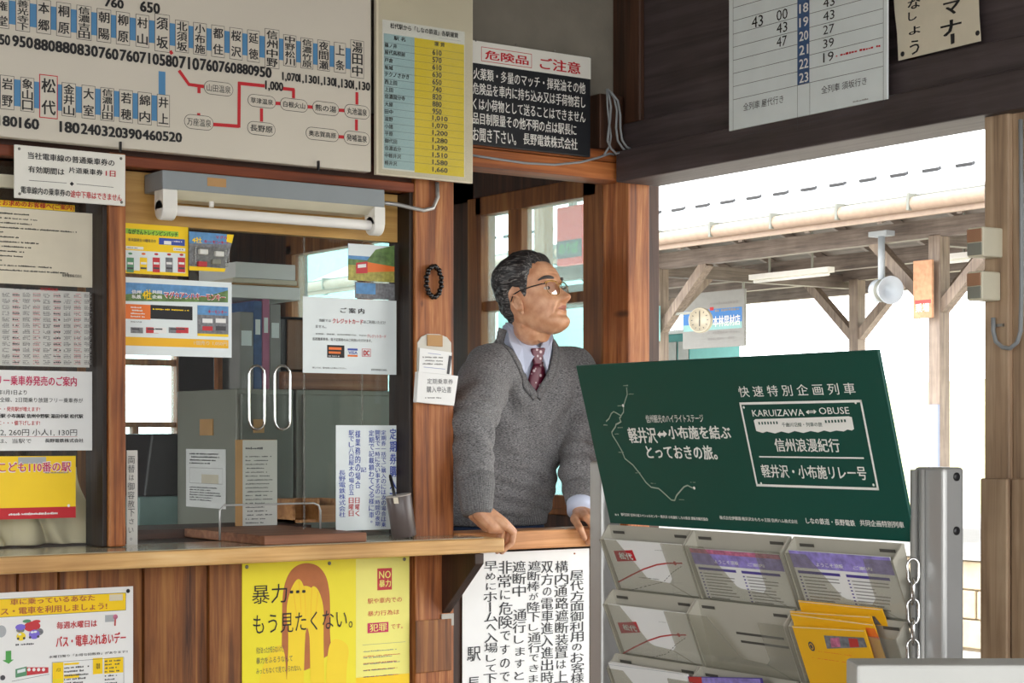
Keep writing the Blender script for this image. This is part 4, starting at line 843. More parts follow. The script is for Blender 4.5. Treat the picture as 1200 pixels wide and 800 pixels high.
for x, y in ((218,186), (243,222), (196,272), (136,354), (196,365), (182,392), (200,470), (272,558), (338,602), (506,598), (458,672)): P.dash(x, y-4, x+26, y+5, 1, 'map_line', 'place_names', seed=x, ragged=0, cw=.0025)
P.dash(184, 726, 206, 746, 1, 'ink_white', seed=3, ragged=0, cw=.004)
P.text('御代田町 信州小諸スペシャルセンター 軽井沢 小布施町 しなの鉄道 須坂市観光協会', 212, 731, 584, 760, 'ink_white', 'fine_print', bold=.03, hp=14)
P.c(850, 400, 3.48)
P.text('快 速 特 別 企 画 列 車', 52, 182, 536, 214, 'ink_white', bold=.01)
P.frame(58, 248, 629, 606, 'ink_white', .004)
for x, y in ((77,268), (533,249), (148,578), (606,584)): P.disc(x, y, .0022, 'ink_white', 'border')
P.text('KARUIZAWA', 110, 278, 326, 302, 'ink_white', bold=.015); P.text('OBUSE', 382, 268, 510, 294, 'ink_white', bold=.015)
P.line([(334,284),(368,282)], 'ink_white', .0012, 'double_arrow'); P.line([(334,290),(368,288)], 'ink_white', .0012, 'double_arrow'); P.poly([(330,287),(342,278),(342,296)], 'ink_white', 'double_arrow'); P.poly([(374,285),(362,276),(363,295)], 'ink_white', 'double_arrow')
P.poly([(118,322),(124,316),(505,304),(518,308),(527,356),(518,362),(500,358),(485,366),(455,362),(430,368),(405,362),(380,370),(350,364),(320,372),(285,364),(260,373),(230,366),(205,374),(170,366),(155,372),(128,364)], 'ink_white', 'train_picture')
for i in range(7): P.rect(137+i*12, 327-i*.4, 145+i*12, 338-i*.4, 'panel_green', 'train_picture', .0013); P.rect(408+i*13, 320-i*.6, 417+i*13, 331-i*.6, 'panel_green', 'train_picture', .0013)
P.text('千曲川沿線・列車の旅', 232, 329, 400, 346, 'panel_green', h=.0016, bold=.0)
P.text('信州浪漫紀行', 200, 394, 474, 450, 'ink_white', bold=.03); P.hline(140, 469, 566, 'ink_white', .0024); P.text('軽井沢・小布施リレー号', 146, 500, 583, 564, 'ink_white', bold=.03)
P.text('株式会社伊藤園 軽井沢おもちゃ王国 信州ハム株式会社', -20, 715, 298, 734, 'ink_white', 'fine_print', bold=.03, hp=16)
P.text('しなの鉄道・長野電鉄', 330, 718, 534, 750, 'ink_white', bold=.03, hp=26); P.text('共同企画特別列車', 550, 724, 734, 760, 'ink_white', bold=.03, hp=27)
P.build(pn_)
# pockets
cols = [(2.618, 2.386), (2.383, 2.146), (2.137, 1.904)]; rows_ = [(2.030, .963), (2.038, .845), (2.046, .728), (2.054, .611)]
UF = Vector((-.044, 0, .100)).normalized()
fronts = {}
for r, (xf, zt) in enumerate(rows_):
    for c_, (ya, yb) in enumerate(cols):
        bt = (xf+.022, zt+.026); bb = (xf+.060, zt-.100); fb = (xf+.044, zt-.100)
        pk = MB(); t_ = .0025
        pk.prism([(bt[0], ya, bt[1]), (bt[0]+.004, ya, bt[1]), (bb[0]+.004, ya, bb[1]), (bb[0], ya, bb[1])], (0, yb-ya, 0), 'rack_grey')
        for y in (ya, yb+t_): pk.prism([(xf+.002, y, zt), (bt[0], y, bt[1]), (bb[0], y, bb[1]), (fb[0], y, fb[1])], (0, -t_, 0), 'rack_grey')
        pk.prism([(fb[0], ya, fb[1]), (bb[0], ya, bb[1]), (bb[0], ya, bb[1]-.003), (fb[0], ya, fb[1]-.003)], (0, yb-ya, 0), 'rack_grey')
        po = pk.build('pocket', rk)
        sl_ = MB()
        for y in (ya-.03, yb+.03): sl_.obox(Vector((bt[0]-.0008, y+.016, bt[1]-.010)), (0,-.032,0), (.0014,0,-.005), (.0006,0,0), 'slot_dark')
        if (r, c_) == (1, 1):
            for dz, yy in ((-.05, ya-.085), (-.064, ya-.092)): q = Vector((bt[0]-.0010-dz*.302, yy, bt[1]+dz)); sl_.obox(q, (0,-.115,0), (.0012,0,-.004), (.0006,0,0), 'slot_dark')
        sl_.build('slot', po)
        F = Print(Vector((xf, ya, zt)), (0,-1,0), UF); Wp = ya-yb; h = .109
        pl = [(0,0), (.205*Wp,0), (.43*Wp,-.070), (.47*Wp,-.074), (.70*Wp,-.078), (.745*Wp,-.068), (.745*Wp,0), (Wp,0), (Wp,-h), (0,-h)]
        fr = MB()
        for q in ([pl[0],pl[1],pl[2],pl[9]], [pl[2],pl[3],pl[4],pl[8],pl[9]], [pl[4],pl[5],pl[6],pl[7],pl[8]]): fr.prism([F.at(a, b, 0) for a, b in q], -F.N*.002, 'acrylic')
        fr.build('clear_front', po)
        fronts[r, c_] = (xf, ya, yb, zt)
def leaflet(r, c_, name, label, cat, top, dx, mat, crop, group=None, th=.0015, inset=.008):
    xf, ya, yb, zt = fronts[r, c_]; O = Vector((xf+dx, ya-inset, zt)); P = Print(O, (0,-1,0), UF); P.c(*crop); W = ya-yb-2*inset
    o = MB().obox(P.at(0,-.098,-th), P.R*W, P.U*(.098+top), P.N*th, mat).build(name); tag(o, label, cat, group); P.W = W; return o, P
for r, lab, dy in ((0, 'white map leaflet with red logo in the top left rack pocket', 0), (1, 'white map leaflet with red logo in the second row left rack pocket', 1)):
    o, P = leaflet(r, 0, 'leaflet', lab, 'leaflet', .001, .006, 'paper_white', (690, 600, 4), 'map leaflets in the left pockets')
    T = (lambda x, y: (x+18, y+336)) if dy else (lambda x, y: (x, y))
    x0, y0 = T(118,176); x1, y1 = T(222,230); P.poly([T(118,180),T(205,176),T(225,226),T(136,230)], 'ink_red', 'logo'); P.text('松代', *T(140,186), *T(212,222), 'paper_white', bold=.07)
    P.line([T(140,326),T(200,294),T(260,265),T(320,245),T(370,238),T(440,238)], 'photo_red', .0028, 'route_curve'); P.disc(*T(405,238), .004, 'photo_red', 'route_curve')
    for pts in ([T(160,380),T(220,358),T(300,338),T(350,326)], [T(355,322),T(395,280),T(440,250)]):
        for i in range(len(pts)-1):
            for k in range(4):
                a, b = Vector(pts[i]), Vector(pts[i+1]); P.line([a.lerp(b, k/4), a.lerp(b, k/4+.15)], 'ink_soft', .0012, 'rail_line')
    P.line([T(370,330),T(440,330)], 'print_grey', .0006); P.line([T(395,285),T(400,405)], 'print_grey', .0006); P.line([T(300,400),T(440,370)], 'print_grey', .0006)
    P.dash(*T(238,300), *T(350,318), 1, 'ink_soft', seed=3, cw=.003, ragged=.5); P.dash(*T(310,172), *T(350,182), 1, 'ink_pale', seed=1); P.dash(*T(230,375), *T(340,400), 2, 'ink_soft', seed=5, cw=.003); P.build(o)
for c_, lab, crop, X in ((1, 'violet headed leaflet with a pink flower edge in the middle top pocket', (690,600,4), lambda x, y: (x, y)), (2, 'violet headed leaflet in the top right rack pocket', (880,600,3.75), None)):
    o, P = leaflet(0, c_, 'leaflet', lab, 'leaflet', -.004 if c_ == 1 else .006, .006, 'paper_white', crop, 'violet leaflets in the top row')
    W = P.W; tp = -.004 if c_ == 1 else .006
    P.lrect(0, tp-.030, W, tp, 'violet', 'violet_header')
    if c_ == 1: P.lrect(0, tp-.008, W, tp, 'pink_flower', 'flower_edge', .0008)
    P.put('ようこそ須坂', W*.25, tp-.025, W*.52, tp-.018, 'paper_white', 'lettering', .0012, .03); P.put('ご案内', W*.62, tp-.025, W*.80, tp-.019, 'paper_white', 'lettering', .0012, .03)
    for a, b in ((.03,.46), (.52,.94)):
        P.lrect(W*a, tp-.040, W*b, tp-.035, 'violet_dark', 'heading_bar', .0008)
        rn = random.Random(c_)
        for k in range(9):
            y = tp-.046-k*.0058; P.lrect(W*a, y-.0012, W*(a+.02), y+.0012, 'violet_dark', 'bullet', .0008)
            P.lrect(W*(a+.04), y-.0009, W*(a+.04+(b-a-.04)*rn.uniform(.5, .95)), y+.0009, 'ink_pale', 'fine_print', .0008)
    P.build(o)
labs = ['frontmost yellow leaflet in the right pocket of the second row', 'second yellow leaflet, just behind the frontmost one', 'third yellow leaflet, behind the front two', 'rearmost and tallest yellow leaflet in the same pocket']
quads = [[(180,500),(500,518),(575,760),(262,760)], [(176,446),(540,492),(615,720),(245,720)], [(170,434),(528,458),(600,690),(235,690)], [(206,388),(574,424),(655,640),(285,640)]]
xf, ya, yb, zt = fronts[1, 2]
for i, (lb, q) in enumerate(zip(labs, quads)):
    P = Print(Vector((xf-.004+.012*i, ya, zt)), (0,-1,0), UF); P.c(880, 600, 3.75)
    o = MB().prism([P.at(*P.ab(*p)) for p in q], -P.N*.002, 'deep_yellow').build('leaflet', bevel=.0006); tag(o, lb, 'leaflet', 'yellow leaflets in one rack pocket')
    e = Vector(q[0]).lerp(Vector(q[1]), .02); P.line([Vector(q[0])+Vector((3,3)), Vector(q[1])+Vector((-3,3))], 'paper_cream', .0012, 'pale_edge')
    if i == 0:
        P.poly([(322,540),(498,550),(512,592),(336,598)], 'photo_grey', 'picture_strip'); P.poly([(350,552),(390,548),(396,590),(356,592)], 'pink_flower', 'picture_strip', .0012); P.poly([(430,552),(470,554),(478,590),(438,592)], 'photo_red', 'picture_strip', .0012)
        P.disc(268, 588, .0065, 'ink_soft', 'round_mark', .0009, .0085); P.disc(268, 588, .004, 'deep_yellow', 'round_mark', .0012, .0055); P.disc(268, 588, .0028, 'ink_soft', 'round_mark', .0014, .004)
        P.dash(296, 606, 450, 632, 1, 'orange', seed=3, cw=.007, ragged=0); P.dash(270, 640, 540, 672, 1, 'orange', seed=4, cw=.010, ragged=0)
    if i == 3: P.poly([(362,444),(400,446),(404,462),(366,460)], 'ink_white', 'picture_strip'); P.poly([(420,450),(545,456),(575,494),(540,492),(430,466)], 'photo_grey', 'picture_strip')
    if i == 1: P.poly([(505,505),(545,510),(570,560),(520,545)], 'orange', 'picture_strip')
    P.build(o)
o, P = leaflet(2, 0, 'leaflet', 'stack of plain white leaflets in the bottom left rack pocket', 'leaflet', .012, .004, 'paper_white', (690,600,4), th=.006); P.line([(90,712),(440,756)], 'print_grey', .0008); P.build(o)
o, P = leaflet(2, 1, 'booklet', 'white booklet with small red label in bottom middle pocket', 'booklet', .004, .004, 'paper_white', (690,600,4), th=.004)
P.poly([(465,768),(815,775),(830,840),(480,830)], 'violet_dark', 'picture'); P.poly([(478,772),(805,779),(815,840),(486,830)], 'violet', 'picture', .0011); P.poly([(470,768),(530,770),(534,800),(474,798)], 'photo_red', 'label', .0014); P.build(o)
o, P = leaflet(2, 2, 'leaflet', 'violet leaflet in the bottom right rack pocket, mostly hidden by the white carton', 'leaflet', .004, .006, 'violet', (690,600,4)); P.build(o)
# chain on the right post
chn = thing('chain', 'short chrome chain hanging on the right post of the rack', 'chain', (2.05, 1.882, .70))
cp = A(1070, 655, 1.882)
for i in range(6):
    c0 = Vector((cp.x, 1.882, cp.z-.018-i*.030)); ax = Vector((SN*.2+.75, -.65, 0)).normalized() if i % 2 == 0 else Vector((.65, .75, 0)).normalized(); P_ = []
    for k in range(16):
        t = 2*math.pi*k/16; x_ = .0085*math.cos(t); z_ = .012*math.sin(t)+(.007 if math.sin(t) > 0 else -.007); P_.append(c0+ax*x_+Vector((0,0,z_)))
    MB().tube(P_, .0024, 'chrome', 8, True).build('link', chn)
# white carton on a low stand at the bottom right
a = Z(1004, 779, .88); e1, e2 = Vector((CS, -SN, 0)), Vector((SN, CS, 0))
stn_ = thing('side_stand', 'grey low stand carrying the white carton', 'stand', (a.x+.2, a.y, 0))
MB().obox((a.x+.01, a.y, 0), e1*.40, e2*.26, (0,0,.62), 'rack_grey').build('body', stn_, bevel=.004); MB().obox((a.x-.005, a.y-.005, .62), e1*.42, e2*.28, (0,0,.02), 'rack_grey').build('top', stn_, bevel=.003)
ctn = MB().obox((a.x, a.y, .641), e1*.40, e2*.07, (0,0,.239), 'carton_white').build('carton', bevel=.004); tag(ctn, 'plain white carton in the bottom right corner before the rack post', 'carton')

# ================================================================== OUTSIDE: PLATFORMS, TRACKS, CANOPY
struct(bx((XB+.1, -12, -.4), (6.2, 14.5, -.02), 'asphalt').build('ground'))
struct(bx((-60, -60, -1.1), (120, 90, -.75), 'ballast').build('ground'))
struct(bx((-40, -45, -.3), (8, -2.75, -.15), 'asphalt').build('ground'))
struct(bx((-40, -2.75, -.3), (-2.65, 30, -.15), 'asphalt').build('ground'))
ev = MB(); ev.prism([(3.39, -3, 2.72), (6.2, -3, 2.62), (6.2, -3, 2.68), (3.39, -3, 2.80)], (0, 15.5, 0), 'weathered_wood_y'); struct(ev.build('roof'))
pf = MB(); pf.box((12.62, -6, -.76), (19, 26, .06), 'stone_block'); pf.box((12.5, -6, .06), (19.1, 26, .12), 'asphalt'); struct(pf.build('ground'))
sb = MB()
for r in range(3):
    for k in range(26):
        y = 8+k*.62+(.31 if r % 2 else 0); sb.box((12.56, y+.012, -.72+r*.26), (12.63, y+.608, -.72+r*.26+.245), 'stone_block')
struct(sb.build('trim_10', bevel=.01))
for x in (8.2, 9.5):
    r_ = MB(); r_.box((x-.035, -6, -.75), (x+.035, 30, -.62), 'steel_dark'); tag(r_.build('rail'), ('nearer' if x < 9 else 'farther')+' steel rail of the track outside the doorway', 'rail', 'rails of the track')
# platform canopy
cn = thing('platform_canopy', 'weathered timber platform canopy with pale roof across the track', 'canopy', (15.5, 8, .12))
zg, xg, xr_, xe, ya, yb = 3.31, 12.5, 15.5, 18.5, 3.0, 23.0
roof = MB(); roof.prism([(xg, ya, zg), (xr_, ya, zg+1.25), (xe, ya, zg), (xe, ya, zg-.06), (xr_, ya, zg+1.17), (xg, ya, zg-.06)], (0, yb-ya, 0), 'roof_metal'); ro = roof.build('roof', cn)
gt = MB()
for k in range(46): gt.obox((xg+.95, ya+.2+k*.42, zg+.40), (.05,0,.02), (0,.20,0), (-.008,0,.028), 'black_plastic')
gt.build('snow_guard', ro)
MB().prism([(xg+.03, ya, zg-.075), (xr_, ya, zg+1.15), (xe-.03, ya, zg-.075), (xe-.03, ya, zg-.095), (xr_, ya, zg+1.125), (xg+.03, ya, zg-.095)], (0, yb-ya, 0), 'sheathing').build('ceiling_boards', cn)
MB().box((xg-.02, ya, zg+.0), (xg+.03, yb, zg+.03), 'steel_dark').build('eave_edge', ro)
g_ = MB(); g_.tube([(xg-.06, ya, zg-.06), (xg-.06, yb, zg-.06)], .065, 'gutter_paint', 12)
g_.box((xg-.02, ya, zg-.17), (xg+.02, yb, zg-.05), 'gutter_paint'); g_.build('gutter', cn)
g2 = MB()
for k in range(22): y = ya+.3+k*.9; g2.box((xg-.13, y, zg-.12), (xg-.02, y+.03, zg+.035), 'steel_dark')
g2.build('gutter_bracket', cn)
for x in (13.7, 15.5, 16.7, 18.1):
    z0 = 3.10 if x < 18 else 3.08
    bx((x-.06, ya, z0), (x+.06, yb, z0+.18), 'weathered_wood_y').build('purlin', cn)
for k in range(21):
    y = ya+.3+k*.96
    MB().bar((xg+.05, y, zg-.14), (xr_, y, zg+1.06), .06, .09, 'weathered_wood_x').build('rafter', cn); MB().bar((xe-.05, y, zg-.14), (xr_, y, zg+1.06), .06, .09, 'weathered_wood_x').build('rafter', cn)
def braced_column(x, y):
    p = bx((x-.075, y-.075, .12), (x+.075, y+.075, 3.12), 'weathered_wood').build('column', cn, bevel=.01)
    for d in (-1, 1): MB().bar((x, y+d*.05, 2.40), (x, y+d*.85, 3.12), .11, .11, 'weathered_wood', (1,0,0)).build('brace', p)
    MB().bar((x+.05, y, 2.45), (x+.8, y, 3.10), .10, .10, 'weathered_wood', (0,1,0)).build('brace', p)
for y in (20.8, 16.5, 12.23, 7.96, 3.7): braced_column(13.7, y); braced_column(16.7, y-.25)
for y in (20.8, 16.5, 12.23, 7.96, 3.7): bx((13.7, y-.06, 3.02), (16.8, y+.06, 3.18), 'weathered_wood_x').build('tie_beam', cn)
for i, (y0, y1) in enumerate(((11.2, 13.0), (14.6, 15.9))):
    t = thing('platform_lamp', ('long fluorescent lamp under the canopy beside the orange board', 'long fluorescent lamp under the canopy beyond the horn speaker')[i], 'lamp', (14.6, (y0+y1)/2, 2.96), 'lamps under the canopy')
    bx((14.55, y0, 2.98), (14.65, y1, 3.04), 'lamp_white').build('housing', t); MB().tube([(14.6, y0+.04, 2.96), (14.6, y1-.04, 2.96)], .018, 'lamp_white', 8).build('tube', t)
    for y in (y0+.3, y1-.3): bx((14.59, y-.01, 3.04), (14.61, y+.01, 3.9), 'steel_grey').build('hanger', t)
# horn speaker
yq = B(1035,340,13.4).y
sp = thing('horn_speaker', 'white horn speaker hanging from a pole under the canopy edge', 'speaker', B(1035,352,13.4))
p0, p1 = B(1033,277,13.4), B(1033,330,13.4); MB().tube([p0, p1], .035, 'speaker_white', 10).build('pole', sp); bx(p0-Vector((.06,.12,0)), p0+Vector((.06,.12,.05)), 'speaker_white').build('ceiling_plate', sp)
sc_ = B(1037,340,13.4); axs = Vector((-.35,-.93,-.05)).normalized(); MB().lathe(sc_-axs*.17, axs, [(.02,0),(.10,.01),(.115,.03),(.115,.16),(.09,.17),(.10,.2),(.14,.30),(.135,.305),(.05,.2),(.0,.19)], 'speaker_white', 24).build('horn', sp)
MB().lathe(sc_-axs*.02, axs, [(.118,0),(.118,.02)], 'steel_grey', 24).build('band', sp)
# orange-brown hanging board
P = Print((13.5, 0, 0), (0,-1,0), (0,0,1)); P.c()
o = sign('hanging_board', 'tall orange brown wooden board fixed to the canopy column', 'sign', P, (1070,306), (1092,372), .03, 'orange_board', .004); P.text('乗場', 1073, 356, 1089, 365, 'ink_white', bold=.02); P.rect(1072, 352, 1091, 355, 'photo_red', 'band'); P.build(o)
P = Print((13.6, 0, 0), (0,-1,0), (0,0,1)); P.c()
o = sign('column_sign', 'narrow pale blue sign on the canopy column above the rack post', 'sign', P, (1088,474), (1099,550), .03, 'pale_blue', .004)
# platform billboard and clock
P = Print((15.0, 0, 0), (0,-1,0), (0,0,1)); P.c(740, 240, 4)
o = sign('platform_billboard', 'white advertising board with a blue lettered band behind the round clock', 'sign', P, (240,420), (528,660), .04, 'board_grey', .004)
P.rect(244, 500, 518, 572, 'blue_sign', 'blue_band'); P.rect(244, 566, 518, 576, 'teal_paint', 'blue_band', .001); P.text('本林昆材店', 384, 523, 510, 562, 'paper_white', h=.004, bold=.05); P.dash(368, 450, 512, 466, 1, 'ink_pale', seed=2, cw=.06, h=.003, ragged=0); P.rect(368, 480, 386, 494, 'ink_red', 'mark', .003); P.dash(392, 482, 514, 498, 1, 'ink_pale', seed=3, cw=.06, h=.003, ragged=0); P.dash(360, 588, 508, 604, 1, 'ink_pale', seed=4, cw=.06, h=.003, ragged=0); P.dash(358, 614, 500, 632, 1, 'ink_pale', seed=14, cw=.06, h=.003); P.build(o)
for x in (300, 520):
    p = P.at(*P.ab(x, 424)); bx((p.x+.005, p.y-.012, p.z), (p.x+.03, p.y+.012, 3.2), 'steel_grey').build('hanger', o)
cc = B(820, 375, 13.6); ck = thing('platform_clock', 'round cream faced station clock in front of the white billboard', 'clock', B(820,394,13.6)); ax = Vector((-.93,-.36,0)).normalized()
MB().lathe(cc-ax*.06, ax, [(.12,0),(.142,.01),(.146,.05),(.142,.066),(.128,.07),(.126,.062)], 'clock_rim', 32).build('case', ck); MB().lathe(cc, ax, [(.128,-.002),(.128,.001)], 'clock_face', 32).build('dial', ck)
sd = ax.cross(Vector((0,0,1)))
MB().bar(cc+ax*.006, cc+ax*.006+Vector((0,0,.095)), .008, .003, 'ink_black', ax).build('minute_hand', ck); MB().bar(cc+ax*.006, cc+ax*.006-Vector((0,0,.07)), .010, .003, 'ink_black', ax).build('hour_hand', ck)
m_ = MB()
for i in range(12): t = math.pi*i/6; q = cc+ax*.004+sd*math.cos(t)*.108+Vector((0,0,math.sin(t)*.108)); m_.bar(q, q*1+(cc+ax*.004-q)*.15, .008, .002, 'ink_soft', ax)
m_.build('hour_mark', ck); MB().bar(cc+Vector((.06,.1,.1)), Vector((13.7,16.4,cc.z+.1)), .03, .03, 'steel_grey').build('wall_bracket', ck)
# teal sign at the left of the doorway, teal building beyond, red sign outside the window
P = Print((13.55, 0, 0), (0,-1,0), (0,0,1)); P.c(740, 240, 4)
o = sign('platform_sign', 'teal platform sign with white outline beside the corner pillar', 'sign', P, (20,482), (124,638), .04, 'teal_paint', .004); P.frame(28, 500, 106, 614, 'paper_white', .03, 'outline', .004); P.hline(30, 556, 104, 'paper_white', .02, 'outline', .004); P.build(o)
p = P.at(*P.ab(70, 482)); bx((p.x+.01, p.y-.02, p.z), (p.x+.04, p.y+.02, 3.25), 'steel_grey').build('hanger', o)
bd_ = thing('station_shed', 'pale teal shed seen through the bright window behind the man', 'shed', (16, 24, -.75))
bx((14.0, 24, -.75), (18.8, 28, 6.2), 'teal_paint').build('wall', bd_); MB().prism([(13.6,23.6,6.2), (19.2,23.6,6.2), (16.4,23.6,7.6)], (0,4.8,0), 'roof_metal').build('roof', bd_)
a = A(572,260,23.98); b = A(583,330,23.98); bx((a.x, 23.95, -.7), (b.x, 24, 5.2), 'paper_white').build('door', bd_)
P = Print((6.0, 0, 0), (0,-1,0), (0,0,1)); P.c(520, 240, 5)
o = sign('hanging_sign', 'red and dark sign hanging outside the window beside the man', 'sign', P, (663,20), (810,340), .05, 'red_sign', .003); P.rect(663, 216, 810, 300, 'sign_dark', 'dark_band', .002); P.text('のりば', 680, 226, 790, 280, 'green_print', h=.004, bold=.02); P.build(o)
p = P.at(*P.ab(735, 20)); bx((p.x+.01, p.y-.02, p.z), (p.x+.04, p.y+.02, 2.63), 'steel_grey').build('hanger', o)
pq = A(637, 300, 5.6); struct(bx((4.5, B(637,300,4.5).y, 0), (4.55, B(626,300,4.5).y, 2.66), 'post_wood_grey').build('pillar'))
a, b = B(781,392,17.6), B(808,392,17.6)
ht = thing('platform_hut', 'small teal platform hut half hidden behind the clock and green panel', 'hut', (18, (a.y+b.y)/2, .12))
bx((17.6, b.y, .12), (18.6, a.y, a.z), 'teal_dark').build('wall', ht, bevel=.01); bx((17.5, b.y-.1, a.z), (18.7, a.y+.1, a.z+.05), 'roof_metal').build('roof', ht)
for k in range(2):
    y0 = b.y+.02+k*(a.y-b.y)/2; bx((17.58, y0, 1.3), (17.6, y0+(a.y-b.y)/2-.05, a.z-.12), 'board_grey').build('window', ht)
# embankment and bare tree far behind
hl = MB(); g = []
for i in range(25):
    r = []
    for j in range(8):
        x = 24+j*4; y = -20+i*4.2; r.append((x, y, -.75+j*.55+.5*noise.noise(Vector((x*.13, y*.13, 0)))+(.0 if j else -.2)))
    g.append(r)
hl.grid(g, 'hill_green'); struct(hl.build('ground'))
tr_ = thing('bare_tree', 'thin bare tree far behind the canopy column', 'tree', (26, 18.5, -.6)); tk = MB(); tk.tube([(26,18.5,-.6),(26.1,18.5,1),(26,18.6,2.6)], [.09,.07,.03], 'bark', 8); tko = tk.build('trunk', tr_)
bm_ = MB(); rn = random.Random(3)
for i in range(14): z = .4+i*.16; t = rn.uniform(0, 6.3); L = rn.uniform(.5, 1.1); bm_.tube([(26.05,18.5,z), (26.05+L*.5*math.cos(t), 18.5+L*.5*math.sin(t), z+L*.35), (26.05+L*math.cos(t), 18.5+L*math.sin(t), z+L*.8)], [.025,.015,.005], 'bark', 5)
bm_.build('branch', tko)

# ================================================================== THE MAN AT THE SILL
def skin_mat():
    m, n, l, b = new_mat('skin'); tc = n.new('ShaderNodeTexCoord'); t = n.new('ShaderNodeTexNoise'); t.inputs['Scale'].default_value = 38; t.inputs['Detail'].default_value = 5
    l.new(tc.outputs['Object'], t.inputs['Vector']); r = n.new('ShaderNodeValToRGB'); r.color_ramp.elements[0].position = .3; r.color_ramp.elements[1].position = .72
    r.color_ramp.elements[0].color = lin('#bd8460'); r.color_ramp.elements[1].color = lin('#dcab88'); l.new(t.outputs['Fac'], r.inputs['Fac']); l.new(r.outputs['Color'], b.inputs['Base Color'])
    b.inputs['Roughness'].default_value = .42; b.inputs['Subsurface Weight'].default_value = .12; b.inputs['Subsurface Radius'].default_value = (.012, .005, .003); b.inputs['Subsurface Scale'].default_value = .5
    bp = n.new('ShaderNodeBump'); bp.inputs['Strength'].default_value = .25; bp.inputs['Distance'].default_value = .001
    t2 = n.new('ShaderNodeTexNoise'); t2.inputs['Scale'].default_value = 260; l.new(tc.outputs['Object'], t2.inputs['Vector']); l.new(t2.outputs['Fac'], bp.inputs['Height']); l.new(bp.outputs['Normal'], b.inputs['Normal'])
skin_mat(); plain('lips', '#a86a58', .4, var=.05); plain('eye_white', '#d8d0c8', .2, var=0); plain('iris', '#1c120e', .15, var=0); plain('brow_hair', '#4a4643', .7, var=.2, scale=300)
def hair_mat():
    m, n, l, b = new_mat('hair'); tc = n.new('ShaderNodeTexCoord'); mp0 = n.new('ShaderNodeMapping'); mp0.inputs['Rotation'].default_value = (0, 0, 1.16); l.new(tc.outputs['Object'], mp0.inputs['Vector']); mp = n.new('ShaderNodeMapping'); mp.inputs['Scale'].default_value = (26, 300, 210); l.new(mp0.outputs[0], mp.inputs['Vector'])
    t = n.new('ShaderNodeTexNoise'); t.inputs['Scale'].default_value = 1; t.inputs['Detail'].default_value = 5; t.inputs['Distortion'].default_value = .8; l.new(mp.outputs[0], t.inputs['Vector'])
    r = n.new('ShaderNodeValToRGB'); e = r.color_ramp.elements; e[0].position = .40; e[0].color = lin('#161517'); e[1].position = .70; e[1].color = lin('#8d8a86'); q = e.new(.52); q.color = lin('#2c2a2b')
    l.new(t.outputs['Fac'], r.inputs['Fac']); l.new(r.outputs['Color'], b.inputs['Base Color']); b.inputs['Roughness'].default_value = .42
    bp = n.new('ShaderNodeBump'); bp.inputs['Strength'].default_value = .7; bp.inputs['Distance'].default_value = .002; l.new(t.outputs['Fac'], bp.inputs['Height']); l.new(bp.outputs['Normal'], b.inputs['Normal'])
hair_mat()
def knit(name, c1, c2, rib=None):
    m, n, l, b = new_mat(name); b.inputs['Roughness'].default_value = .85; b.inputs['Sheen Weight'].default_value = .12; b.inputs['Specular IOR Level'].default_value = .2
    tc = n.new('ShaderNodeTexCoord'); mp = n.new('ShaderNodeMapping'); mp.inputs['Scale'].default_value = (170, 170, 760); l.new(tc.outputs['Object'], mp.inputs['Vector'])
    t = n.new('ShaderNodeTexNoise'); t.inputs['Scale'].default_value = 1; t.inputs['Detail'].default_value = 3; l.new(mp.outputs[0], t.inputs['Vector'])
    r = n.new('ShaderNodeValToRGB'); e = r.color_ramp.elements; e[0].position = .34; e[0].color = lin(c1); e[1].position = .68; e[1].color = lin(c2); l.new(t.outputs['Fac'], r.inputs['Fac']); l.new(r.outputs['Color'], b.inputs['Base Color'])
    bp = n.new('ShaderNodeBump'); bp.inputs['Strength'].default_value = .5; bp.inputs['Distance'].default_value = .002; l.new(t.outputs['Fac'], bp.inputs['Height'])
    if rib:
        wv = n.new('ShaderNodeTexWave'); wv.inputs['Scale'].default_value = rib; wv.bands_direction = 'X'; l.new(tc.outputs['Object'], wv.inputs['Vector']); b2 = n.new('ShaderNodeBump'); b2.inputs['Strength'].default_value = .6; b2.inputs['Distance'].default_value = .003
        l.new(wv.outputs['Fac'], b2.inputs['Height']); l.new(bp.outputs['Normal'], b2.inputs['Normal']); bp = b2
    l.new(bp.outputs['Normal'], b.inputs['Normal'])
knit('knit_grey', '#464547', '#989798'); knit('knit_rib', '#4c4b4d', '#8f8e8f', 55)
plain('shirt_blue', '#c3cbe0', .7, var=.03, bump=.1, bscale=900); plain('trouser_blue', '#1f3352', .8, var=.1); plain('shoe_black', '#17171a', .35, var=0)
def tie_mat():
    m, n, l, b = new_mat('tie_silk'); b.inputs['Roughness'].default_value = .4; tc = n.new('ShaderNodeTexCoord'); v = n.new('ShaderNodeTexVoronoi'); v.inputs['Scale'].default_value = 62; l.new(tc.outputs['Object'], v.inputs['Vector'])
    r = n.new('ShaderNodeValToRGB'); e = r.color_ramp.elements; e[0].position = .22; e[0].color = lin('#c8b4b8'); e[1].position = .32; e[1].color = lin('#5e1a30'); r.color_ramp.interpolation = 'LINEAR'; l.new(v.outputs['Distance'], r.inputs['Fac']); l.new(r.outputs['Color'], b.inputs['Base Color'])
tie_mat()

